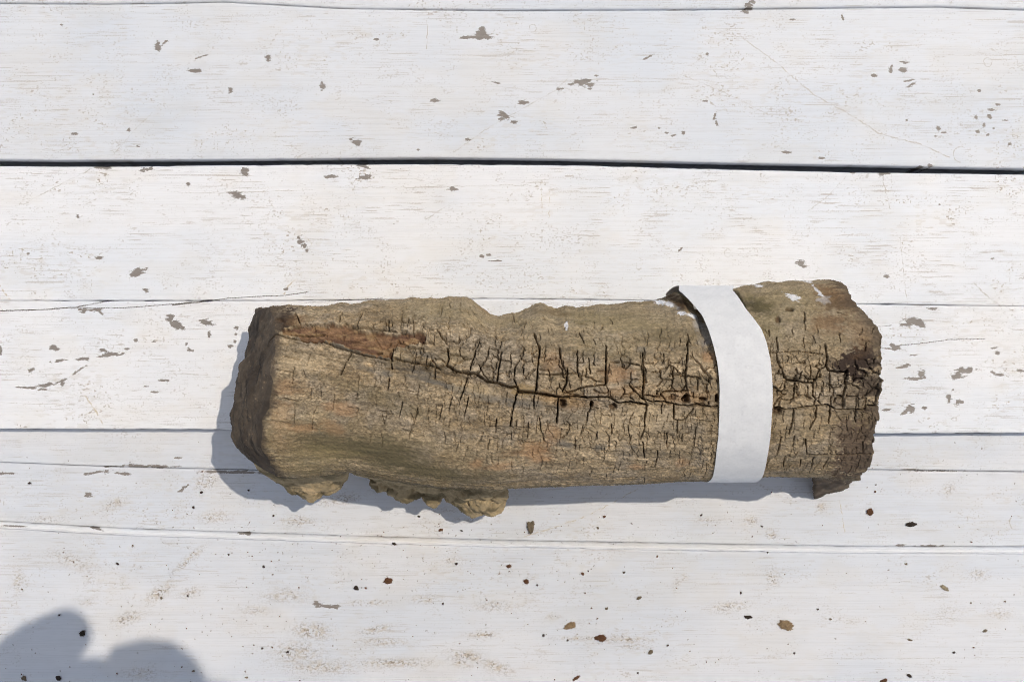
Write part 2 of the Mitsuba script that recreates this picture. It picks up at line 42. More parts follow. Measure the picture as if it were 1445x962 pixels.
HOLES = [(np.float64(29.97), np.float64(-35.96), 2.58, 3.01, 6),(np.float64(101.48), np.float64(-33.9), 2.58, 3.01, 7),(np.float64(111.4), np.float64(-33.89), 2.58, 1.29, 5),(np.float64(119.66), np.float64(-33.48), 1.29, 2.58, 5),(np.float64(46.5), np.float64(-36.79), 1.29, 2.15, 6),(np.float64(59.32), np.float64(-38.44), 2.58, 2.15, 4),(np.float64(164.56), np.float64(18.96), 2.58, 1.29, 4),(np.float64(157.29), np.float64(12.99), 1.72, 2.15, 2),(np.float64(154.58), np.float64(-40.97), 3.01, 2.58, 4),(np.float64(-77.93), np.float64(-5.82), 1.72, 1.29, 3),(np.float64(94.03), np.float64(-32.65), 3.44, 1.72, 3),(np.float64(-140.01), np.float64(12.32), 3.44, 1.72, 2)]
STAINS = [(np.float64(201.64), np.float64(-12.0), 12.9, 9.46, 15, 'char', 1),(np.float64(208.95), np.float64(-27.69), 5.16, 12.04, 0, 'char', 0.8),(np.float64(189.18), np.float64(-14.06), 7.74, 3.87, -10, 'char', 0.5),(np.float64(203.92), np.float64(-66.78), 11.61, 20.64, 0, 'wet', 1),(np.float64(195.26), np.float64(-53.65), 6.02, 7.74, 0, 'wet', 0.9),(np.float64(186.82), np.float64(10.85), 12.04, 6.88, 0, 'brown', 0.7),(np.float64(198.63), np.float64(25.92), 17.2, 9.46, 0, 'brown', 0.75),(np.float64(190.45), np.float64(31.42), 7.74, 3.87, 0, 'brown', 0.6),(np.float64(204.79), np.float64(4.57), 10.75, 12.9, -20, 'brown', 0.5),(np.float64(147.45), np.float64(20.79), 12.04, 6.88, -10, 'olivedark', 0.9),(np.float64(149.37), np.float64(8.77), 10.75, 7.74, 0, 'olive', 0.7),(np.float64(164.49), np.float64(23.77), 21.5, 10.75, 0, 'olive', 0.5),(np.float64(141.9), np.float64(27.3), 8.6, 4.3, 0, 'olive', 0.6),(np.float64(169.04), np.float64(26.43), 3.87, 2.36, -25, 'white', 0.75),(np.float64(185.53), np.float64(30.03), 1.29, 3.44, 20, 'white', 0.75),(np.float64(186.97), np.float64(25.04), 3.87, 2.58, 0, 'white', 0.3),(np.float64(153.8), np.float64(34.52), 2.15, 1.29, 0, 'white', 0.8),(np.float64(185.19), np.float64(37.26), 2.15, 0.86, 0, 'white', 0.8),(np.float64(91.63), np.float64(23.85), 3.01, 1.72, 0, 'white', 1),(np.float64(96.3), np.float64(22.51), 3.01, 1.72, -10, 'white', 0.9),(np.float64(100.52), np.float64(21.43), 2.15, 3.01, 0, 'bluewhite', 0.7),(np.float64(101.95), np.float64(16.96), 2.15, 1.29, 0, 'white', 1),(np.float64(108.45), np.float64(15.28), 3.87, 1.29, -15, 'white', 1),(np.float64(111.63), np.float64(11.06), 3.44, 5.16, 0, 'bluewhite', 0.45),(np.float64(117.05), np.float64(4.64), 6.02, 10.75, -20, 'bluewhite', 0.35),(np.float64(32.53), np.float64(9.78), 1.07, 2.58, -10, 'white', 0.9),(np.float64(-76.43), np.float64(-66.59), 30.1, 11.18, -12, 'dark', 0.95),(np.float64(-105.53), np.float64(-61.44), 25.8, 6.88, -12, 'dark', 0.8),(np.float64(-47.67), np.float64(-79.23), 25.8, 6.02, -10, 'dark', 0.85),(np.float64(-121.21), np.float64(-49.31), 17.2, 3.44, -8, 'dark', 0.35),(np.float64(-13.74), np.float64(-80.77), 17.2, 3.44, -5, 'dark', 0.5),(np.float64(-67.18), np.float64(-38.86), 25.8, 3.87, -14, 'dark', 0.45),(np.float64(-91.97), np.float64(-26.46), 30.1, 3.01, -15, 'dark', 0.4),(np.float64(-54.84), np.float64(-17.38), 17.2, 1.72, -12, 'grey', 0.9),(np.float64(-42.38), np.float64(-24.39), 21.5, 2.15, -16, 'grey', 0.9),(np.float64(-13.43), np.float64(-33.48), 21.5, 2.15, -13, 'grey', 0.7),(np.float64(15.5), np.float64(-36.79), 21.5, 1.72, -8, 'grey', 0.6),(np.float64(-50.86), np.float64(-7.89), 12.9, 1.72, -12, 'grey', 0.7),(np.float64(-101.02), np.float64(-2.5), 25.8, 1.72, -14, 'grey', 0.6),(np.float64(-83.82), np.float64(-16.14), 11.18, 1.72, -18, 'grey', 0.5),(np.float64(-73.44), np.float64(-18.21), 3.44, 2.58, -20, 'grey', 0.8),(np.float64(32.21), np.float64(-61.09), 6.02, 2.58, -15, 'grey', 0.9),(np.float64(51.42), np.float64(-63.28), 4.3, 2.15, 0, 'grey', 0.8),(np.float64(70.99), np.float64(-62.46), 3.87, 1.72, 0, 'grey', 0.7),(np.float64(75.99), np.float64(-4.58), 3.87, 2.15, -5, 'grey', 0.8),(np.float64(93.81), np.float64(-4.16), 2.15, 1.29, -20, 'grey', 0.8),(np.float64(53.18), np.float64(-3.75), 25.8, 6.02, 0, 'olive', 0.35),(np.float64(87.04), np.float64(4.61), 25.8, 5.16, -5, 'dark', 0.45),(np.float64(42.04), np.float64(15.52), 21.5, 5.16, 0, 'olive', 0.45),(np.float64(66.81), np.float64(11.03), 30.1, 6.88, 0, 'olive', 0.5),(np.float64(-43.78), np.float64(17.51), 25.8, 6.02, 0, 'olive', 0.4),(np.float64(-5.4), np.float64(11.22), 25.8, 3.44, 0, 'olive', 0.3),(np.float64(-119.38), np.float64(-71.42), 17.2, 10.75, 0, 'olive', 0.5),(np.float64(-73.66), np.float64(-94.74), 17.2, 7.74, -10, 'brownd', 0.55),(np.float64(-46.47), np.float64(-101.54), 17.2, 5.16, 0, 'brownd', 0.45),(np.float64(-128.06), np.float64(-93.38), 12.9, 5.16, 0, 'olive', 0.5),(np.float64(-129.42), np.float64(-93.84), 4.3, 2.15, 20, 'pale', 1),(np.float64(-106.18), np.float64(-66.86), 17.2, 5.16, 0, 'olive', 0.6),(np.float64(-100.3), np.float64(-40.12), 9.46, 3.87, -10, 'orange', 0.5),(np.float64(-123.37), np.float64(-51.42), 9.46, 3.44, 0, 'orange', 0.55),(np.float64(-104.79), np.float64(-51.46), 8.6, 4.3, -30, 'orange', 0.35),(np.float64(-135.53), np.float64(-45.11), 6.88, 17.2, 0, 'orange', 0.25),(np.float64(-131.25), np.float64(-26.46), 9.46, 5.16, 0, 'orange', 0.3),(np.float64(13.55), np.float64(-66.29), 10.32, 6.02, -5, 'orange', 0.65),(np.float64(-7.33), np.float64(-74.17), 9.46, 2.58, 5, 'orange', 0.5),(np.float64(-21.17), np.float64(-72.93), 5.16, 3.44, 20, 'orange', 0.55),(np.float64(23.83), np.float64(-54.28), 6.02, 6.02, 0, 'orange', 0.4),(np.float64(74.51), np.float64(-75.57), 5.16, 2.15, 0, 'orange', 0.45),(np.float64(61.05), np.float64(-19.04), 10.32, 5.16, 0, 'orange', 0.55),(np.float64(23.87), np.float64(-12.04), 8.6, 6.02, 0, 'orange', 0.3),(np.float64(115.41), np.float64(-9.15), 4.3, 3.44, 0, 'orange', 0.55),(np.float64(101.51), np.float64(-73.44), 4.3, 3.44, 0, 'orange', 0.4),(np.float64(-1.04), np.float64(-66.2), 7.74, 3.01, 10, 'brown', 0.4),(np.float64(121.82), np.float64(-9.16), 3.44, 2.58, 0, 'brown', 0.6),(np.float64(-14.73), np.float64(22.21), 6.02, 4.3, -30, 'red', 0.8),(np.float64(24.96), np.float64(17.8), 12.04, 2.58, -5, 'brownd', 0.5),(np.float64(101.94), np.float64(22.75), 6.88, 4.3, -40, 'darkbrown', 1),(np.float64(118.53), np.float64(18.03), 6.02, 3.01, -20, 'darkbrown', 1),(np.float64(99.59), np.float64(28.65), 4.3, 2.58, 0, 'darkbrown', 1),(np.float64(-145.72), np.float64(13.19), 12.9, 9.46, 0, 'char', 0.6),(np.float64(-135.23), np.float64(13.2), 5.16, 6.02, 0, 'char', 0.8),(np.float64(-137.25), np.float64(9.73), 4.3, 4.3, 0, 'char', 0.8),(np.float64(-152.77), np.float64(15.38), 6.02, 5.16, 0, 'darkbrown', 0.7),(np.float64(-128.66), np.float64(12.33), 6.88, 3.44, 0, 'brown', 0.6),(np.float64(197.28), np.float64(21.52), 10.75, 6.45, 0, 'darkbrown', 0.4),(np.float64(195.77), np.float64(-32.66), 12.04, 6.02, 0, 'darkbrown', 0.45),(np.float64(208.47), np.float64(-49.37), 6.02, 12.9, 0, 'darkbrown', 0.45),(np.float64(201.76), np.float64(35.34), 5.16, 4.3, 0, 'darkbrown', 0.6),(np.float64(32.03), np.float64(-34.72), 17.2, 5.16, -10, 'warm', 0.4),(np.float64(98.17), np.float64(-32.65), 17.2, 5.16, 0, 'warm', 0.5),(np.float64(7.24), np.float64(-28.53), 6.02, 3.44, -10, 'warmpale', 0.8),(np.float64(65.1), np.float64(-29.76), 17.2, 4.3, 0, 'warm', 0.4),(np.float64(-67.4), np.float64(-9.95), 7.74, 3.87, -5, 'pale', 0.35),(np.float64(-34.23), np.float64(-9.96), 10.32, 5.16, 0, 'pale', 0.3),(np.float64(-23.77), np.float64(-27.29), 12.9, 4.3, -15, 'pale', 0.4),(np.float64(81.7), np.float64(-45.09), 25.8, 8.6, 0, 'pale', 0.3),(np.float64(169.13), np.float64(-49.39), 21.5, 10.75, 0, 'pale', 0.25),(np.float64(52.77), np.float64(-49.25), 17.2, 8.6, 0, 'pale', 0.25),(np.float64(-121.27), np.float64(-12.02), 17.2, 6.02, 0, 'pale', 0.25),(np.float64(-50.19), np.float64(17.51), 6.02, 5.16, 0, 'pale', 0.2)]
TAPE_L = [(-83.05, 121.56),(-66.39, 120.46),(-49.14, 120.77),(-28.41, 120.82),(-14.01, 119.7),(-3.72, 118.0),(5.4, 115.71),(15.1, 112.21),(22.5, 107.19),(30.44, 101.11),(34.91, 103.13)]
TAPE_R = [(-81.9, 151.58),(-68.65, 150.9),(-53.36, 151.18),(-32.52, 151.71),(-11.95, 150.67),(-1.65, 149.13),(6.65, 146.59),(18.55, 138.89),(30.44, 133.73),(34.91, 137.13)]
TAPE_Y = (33.77, -89.05)
J_AB = [(-461.25, 238.5),(-361.25, 238.0),(-286.25, 237.5),(-201.25, 239.0),(-121.25, 234.5),(-11.25, 233.0),(118.75, 233.5),(238.75, 235.0),(298.75, 235.5),(361.25, 233.5),(488.75, 231.5)]
J_BC_UP = [(-461.25, 128.5),(-361.25, 127.5),(-321.25, 127.0),(-211.25, 127.5),(-61.25, 129.0),(38.75, 127.75),(138.75, 125.5),(238.75, 123.5),(361.25, 121.0),(488.75, 118.5)]
J_BC_LO = [(-461.25, 125.0),(-361.25, 123.5),(-321.25, 123.0),(-271.25, 123.0),(-211.25, 124.0),(-61.25, 124.75),(38.75, 124.0),(138.75, 121.5),(238.75, 119.0),(361.25, 117.5),(488.75, 115.5)]
J_CD = [(-461.25, 28.0),(-361.25, 28.5),(-161.25, 28.5),(-11.25, 30.0),(138.75, 28.0),(258.75, 26.0),(361.25, 24.5),(488.75, 22.5)]
J_DE = [(-461.25, -61.5),(-361.25, -62.0),(-211.25, -62.5),(-11.25, -64.0),(263.75, -65.5),(361.25, -65.0),(488.75, -65.0)]
J_EE = [(-468.63, -84.84),(-367.03, -86.87),(-290.83, -89.92),(-163.83, -92.96),(39.37, -92.96),(262.89, -92.2),(367.03, -93.73),(496.57, -95.5)]
J_EF = [(-468.01, -126.33),(-366.55, -129.37),(-280.3, -134.44),(-123.03, -139.52),(-0.25, -143.07),(120.49, -145.1),(242.25, -147.13),(366.55, -147.63),(495.92, -148.14)]
CHIP_UP = [(-225.2, 190.5, 5.5, 1.25, -3),(-249.8, 207.5, 2.0, 3.25, 0),(-245.2, 210.0, 3.0, 1.0, 40),(-171.8, 199.0, 1.75, 2.5, 0),(-133.8, 179.5, 1.75, 2.5, 0),(-198.8, 176.5, 1.5, 2.0, 0),(-270.2, 149.0, 1.5, 1.0, 0),(-317.3, 222.5, 1.5, 0.75, -15),(-295.2, 174.0, 1.0, 1.0, 0),(-308.8, 146.0, 2.0, 0.75, 0),(-264.2, 137.0, 1.25, 0.75, 0),(-22.2, 216.5, 3.5, 4.0, -30),(-18.8, 214.0, 5.0, 1.25, 0),(-28.8, 214.0, 6.5, 1.0, 5),(-55.2, 169.5, 3.5, 1.25, 0),(7.2, 168.0, 3.75, 1.75, 0),(-5.8, 159.0, 4.0, 2.0, -25),(-7.2, 156.5, 2.0, 1.5, 0),(1.2, 154.5, 2.0, 1.25, 0),(50.2, 182.0, 7.5, 2.5, 4),(55.2, 180.5, 2.5, 2.5, 0),(42.8, 181.0, 2.5, 1.0, 0),(33.8, 177.5, 2.5, 1.0, 0),(59.8, 187.0, 2.0, 1.0, 0),(-109.8, 140.0, 3.75, 2.25, -15),(-113.8, 142.0, 1.5, 1.0, 0),(-95.8, 212.5, 1.5, 0.75, 0),(-31.2, 142.0, 1.5, 0.75, 0),(96.2, 200.0, 4.5, 0.62, 25),(167.2, 235.5, 3.25, 3.75, -20),(163.8, 233.0, 2.0, 1.5, 0),(198.2, 226.5, 1.25, 0.75, 0),(233.2, 228.0, 0.75, 2.0, 20),(276.2, 191.0, 2.75, 1.5, -5),(267.2, 191.5, 1.25, 2.5, -10),(276.8, 196.5, 3.0, 0.75, -10),(281.2, 180.0, 4.0, 1.0, 30),(280.2, 183.5, 3.5, 0.75, 10),(255.3, 187.0, 2.0, 1.0, 0),(136.2, 169.0, 2.0, 0.75, 0),(137.8, 202.5, 1.0, 1.25, 0),(197.2, 226.5, 1.25, 0.75, 0),(295.2, 123.5, 2.0, 1.0, 0),(289.8, 122.5, 3.5, 0.75, -8),(193.8, 133.0, 3.5, 0.75, -5),(218.8, 129.0, 2.0, 0.75, 0),(142.8, 157.5, 0.75, 3.5, -20),(144.2, 154.0, 1.0, 2.0, 20),(-11.2, 182.0, 3.5, 0.62, -10),(-219.8, 200.0, 4.5, 0.5, 18),(-66.2, 134.5, 1.5, 1.0, 0),(121.2, 146.5, 1.5, 1.25, 0),(113.8, 145.0, 2.5, 0.75, 15),(108.8, 146.5, 2.0, 0.75, -20),(103.8, 150.0, 1.5, 0.75, 0),(86.3, 150.5, 2.25, 0.75, 10),(329.8, 176.5, 1.0, 1.0, 0),(336.8, 158.0, 2.0, 1.25, -30),(327.2, 158.0, 1.5, 1.5, 0),(332.8, 152.5, 1.25, 2.0, -10),(338.8, 163.0, 2.5, 1.0, 0),(342.8, 166.5, 2.0, 0.75, 0),(336.2, 145.5, 1.5, 1.0, 0),(348.8, 155.5, 3.0, 0.75, 0),(351.2, 139.0, 1.5, 1.0, 0),(328.8, 147.5, 1.25, 1.25, 0),(339.8, 149.5, 1.0, 1.0, 0),(300.8, 149.5, 1.25, 1.5, -10),(304.8, 147.0, 2.0, 0.75, 0),(298.8, 144.5, 1.0, 0.75, 0),(278.8, 155.5, 1.0, 0.75, 0),(68.8, 68.0, 0.25, 0.25, 0)]
CHIP_MID = [(-188.8, 119.5, 3.0, 2.25, 20),(-187.2, 117.5, 1.5, 1.5, 0),(-194.2, 103.0, 6.5, 2.0, -22),(-189.8, 101.0, 2.5, 2.0, 0),(-257.8, 121.0, 5.0, 1.25, 10),(-288.8, 122.0, 5.5, 1.0, 0),(-228.2, 110.5, 1.25, 1.5, 0),(-127.2, 116.0, 3.75, 1.5, 10),(-41.2, 107.0, 3.0, 1.5, 0),(-105.2, 123.0, 4.5, 1.0, -15),(-103.8, 115.5, 4.5, 1.75, 0),(-83.2, 82.5, 1.0, 0.75, 0),(-306.2, 88.0, 1.0, 1.0, 0),(240.2, 119.0, 2.5, 1.0, -12),(262.2, 118.0, 4.5, 1.0, 3),(301.8, 96.0, 1.0, 0.75, 0),(-263.8, 48.5, 5.25, 2.0, 12),(-265.8, 47.0, 2.5, 1.75, 0),(-291.2, 58.5, 2.25, 1.25, 10),(-149.2, 70.5, 2.25, 3.25, 25),(-144.8, 63.5, 1.25, 1.25, 0),(-146.2, 67.0, 1.25, 2.0, 0),(-258.2, 35.5, 2.25, 1.0, 0),(-302.2, 21.5, 3.0, 1.75, -20),(-292.8, 22.0, 6.0, 1.0, 5),(-289.8, 19.5, 2.0, 1.25, -30),(-241.2, 15.5, 2.5, 3.0, 0),(-237.3, 11.5, 5.5, 2.25, -30),(-285.2, -9.5, 6.5, 1.5, 3),(-288.2, -6.5, 3.5, 1.5, 0),(-275.2, -9.0, 3.5, 1.25, 15),(-272.2, -5.5, 2.25, 0.75, 0),(-302.2, -12.5, 5.0, 1.0, 0),(-322.8, -5.0, 3.0, 1.5, 0),(-319.8, -14.0, 4.5, 1.0, 10),(-338.8, -20.5, 2.5, 1.25, 20),(-361.2, -6.5, 1.25, 3.0, 0),(-265.2, 0.5, 1.5, 1.0, 0),(-252.8, 0.0, 1.75, 0.75, 0),(-227.2, -6.0, 3.0, 1.25, -25),(-229.8, -2.0, 1.25, 1.0, 0),(-245.2, -27.5, 3.5, 1.0, 0),(-252.3, -36.0, 2.5, 0.75, 0),(-257.2, -32.0, 2.0, 0.5, 0),(-328.8, -31.0, 6.5, 1.5, 10),(-318.8, -28.5, 6.0, 1.0, 25),(-331.2, -34.0, 3.0, 1.0, 0),(-341.2, -33.0, 10.0, 0.62, -3),(-305.2, -20.5, 5.5, 0.75, 35),(-317.3, -30.0, 1.5, 1.5, 0),(-158.8, 36.5, 2.0, 0.75, 0),(-194.2, 9.0, 1.75, 1.25, -20),(-194.8, 5.0, 1.0, 1.25, 0),(-195.8, -0.5, 1.0, 1.25, 0),(-198.8, -4.0, 1.75, 1.25, 0),(-341.2, 61.5, 1.0, 0.75, 0),(-213.8, 4.5, 1.25, 2.5, 0),(-216.2, 13.0, 5.5, 2.0, -10),(277.8, 11.5, 5.0, 1.0, 0),(283.2, 14.5, 6.0, 2.75, -5),(288.8, 11.5, 2.5, 2.25, 0),(271.2, -5.0, 3.5, 2.25, -15),(267.8, -3.0, 2.0, 1.5, 0),(282.8, -10.0, 3.5, 0.75, 0),(276.2, -18.0, 4.0, 1.25, 10),(284.8, -26.5, 6.5, 1.0, 2),(288.8, -23.0, 3.0, 2.25, -30),(317.3, -21.5, 6.5, 2.5, 5),(314.8, -24.5, 4.5, 2.0, 0),(323.8, -20.0, 4.0, 1.25, 0),(308.2, -40.0, 2.0, 2.75, -15),(311.2, -34.5, 1.5, 1.0, 0),(314.8, -43.0, 1.75, 3.5, -20),(317.3, -43.5, 2.25, 1.25, 0),(281.2, -48.0, 3.0, 2.5, 20),(276.8, -50.5, 3.0, 1.25, 30),(291.2, -47.0, 1.5, 1.5, 0),(295.8, 23.0, 4.0, 1.0, -5),(204.3, 55.0, 3.0, 2.25, -20),(206.3, 52.5, 2.25, 1.0, 0),(263.8, 45.5, 1.75, 1.5, 0),(339.8, -5.0, 2.5, 0.75, 0),(342.8, -8.5, 1.5, 1.0, 0),(343.8, -23.5, 3.5, 1.0, 0),(358.8, -21.0, 2.5, 1.0, 0),(338.8, -22.0, 2.0, 0.75, -10),(338.8, 58.0, 1.25, 0.75, 0),(263.8, -48.5, 3.0, 0.75, 10),(267.8, -5.5, 7.5, 0.5, -5),(118.8, 64.5, 1.75, 0.75, 40),(-16.2, 60.5, 2.0, 0.75, 0),(-11.2, 56.5, 3.5, 0.5, 0),(-21.2, 59.5, 1.5, 1.25, 0)]
CHIP_LOW = [(-267.6, -89.3, 13.0, 0.88, -2),(-252.4, -89.8, 10.0, 1.0, 0),(-285.4, -89.8, 9.0, 0.62, 0),(-300.6, -94.4, 6.0, 1.0, 12),(-290.4, -93.3, 3.0, 1.25, 0),(-279.3, -94.9, 5.0, 1.0, -5),(-194.1, -93.9, 22.5, 1.0, -1),(-214.3, -93.3, 6.5, 0.75, 0),(-303.1, -110.1, 3.0, 1.75, 20),(-236.2, -106.0, 3.75, 1.0, 35),(-139.3, -188.2, 4.0, 1.75, -5),(-128.1, -189.7, 8.5, 1.25, -5),(300.6, -146.6, 9.0, 0.75, 0),(277.8, -146.1, 4.0, 0.75, 0),(-191.5, -137.5, 5.5, 1.0, -4),(-356.4, -131.9, 10.0, 0.5, -3),(-298.1, -133.9, 5.0, 0.75, -8),(-366.5, -94.9, 12.5, 0.75, 0),(308.2, -92.8, 15.0, 0.62, 0),(285.4, -91.8, 7.5, 0.5, 0),(-239.7, -83.7, 3.5, 0.75, 0)]
CRUMBS = [(13.4, -133.3, 2.5, 3.5, 2),(-88.4, -171.3, 3.0, 1.75, 1),(41.8, -203.2, 3.75, 2.0, 3),(63.6, -211.8, 4.0, 2.75, 1),(196.3, -203.2, 5.5, 3.0, 3),(256.6, -122.1, 2.5, 2.25, 1),(286.5, -131.2, 2.5, 1.5, 0),(168.5, -197.1, 2.5, 1.25, 0),(309.3, -176.3, 3.25, 1.25, 4),(-306.8, -208.7, 1.75, 1.75, 0),(-323.5, -195.6, 1.25, 1.0, 0),(-282.0, -159.1, 1.5, 1.0, 0),(-177.6, -161.1, 1.25, 1.25, 0),(-345.8, -101.8, 1.5, 1.0, 0),(-222.7, -108.4, 1.25, 1.25, 0),(-228.3, -119.1, 1.25, 1.25, 0),(-188.7, -106.9, 1.0, 1.0, 0),(-202.4, -152.5, 1.0, 0.75, 0),(-250.5, -183.4, 1.5, 1.25, 2),(-324.0, -240.7, 2.0, 1.5, 0),(-348.8, -240.7, 2.0, 1.5, 2),(-227.7, -235.6, 1.5, 1.0, 2),(-189.7, -240.2, 1.5, 1.0, 2),(-160.4, -221.9, 1.25, 1.0, 0),(-178.6, -219.4, 1.0, 1.0, 0),(-231.8, -181.9, 1.0, 1.0, 0),(-350.4, -177.3, 1.25, 0.75, 2),(-84.4, -144.4, 1.75, 1.25, 0),(-111.2, -176.3, 1.75, 1.5, 0),(-104.6, -176.3, 1.25, 1.0, 1),(-39.8, -159.1, 1.25, 1.25, 0),(-2.3, -160.6, 1.75, 1.25, 1),(50.4, -166.2, 1.5, 1.25, 1),(54.5, -164.2, 0.75, 0.75, 0),(10.4, -171.8, 2.0, 1.5, 1),(18.0, -174.3, 1.0, 1.0, 0),(79.8, -165.2, 1.25, 1.0, 0),(22.5, -210.3, 1.25, 1.25, 0),(67.6, -191.0, 1.5, 1.25, 2),(99.1, -221.9, 2.0, 1.25, 2),(-49.4, -187.5, 1.0, 1.0, 0),(-50.9, -135.3, 1.75, 1.0, 1),(45.9, -240.7, 2.75, 1.0, 1),(90.9, -183.4, 1.75, 1.0, 2),(39.8, -213.8, 1.0, 1.0, 0),(111.2, -217.4, 1.0, 1.0, 0),(89.9, -237.1, 1.0, 1.0, 0),(218.6, -191.5, 1.25, 1.0, 0),(281.5, -159.1, 1.5, 1.0, 2),(338.2, -206.7, 1.75, 1.0, 2),(315.9, -222.4, 1.25, 1.0, 0),(284.5, -213.3, 1.75, 0.75, 2),(284.0, -239.1, 2.0, 1.0, 0),(265.7, -242.7, 2.5, 1.5, 1),(201.9, -222.9, 1.0, 1.0, 0),(227.7, -198.6, 1.25, 1.0, 2),(163.4, -179.9, 1.0, 1.25, 0),(260.2, -107.9, 1.0, 1.0, 1),(260.7, -102.9, 0.75, 0.75, 0),(179.1, -132.7, 1.25, 0.75, 0),(135.5, -124.6, 1.25, 0.75, 0),(182.7, -151.0, 1.0, 0.75, 0),(66.1, -125.7, 1.5, 1.0, 1),(61.6, -133.8, 1.0, 1.0, 2),(-36.2, -135.8, 1.5, 0.75, 0),(-171.0, -125.1, 1.0, 1.0, 0),(-66.6, -125.7, 1.25, 1.0, 0),(328.1, -187.0, 1.0, 0.75, 2),(352.4, -185.9, 1.0, 0.75, 2)]
MAIN = [(np.float64(-166.66), np.float64(12.31)),(np.float64(-143.88), np.float64(5.46)),(np.float64(-120.91), np.float64(-0.42)),(np.float64(-94.6), np.float64(-4.99)),(np.float64(-71.94), np.float64(-10.78)),(np.float64(-50.71), np.float64(-16.15)),(np.float64(-25.86), np.float64(-21.1)),(np.float64(-9.31), np.float64(-25.66)),(np.float64(3.51), np.float64(-28.94)),(np.float64(29.14), np.float64(-33.07)),(np.float64(73.37), np.float64(-36.79)),(np.float64(120.49), np.float64(-38.44)),(np.float64(164.49), np.float64(-39.73)),(np.float64(222.35), np.float64(-38.88))]
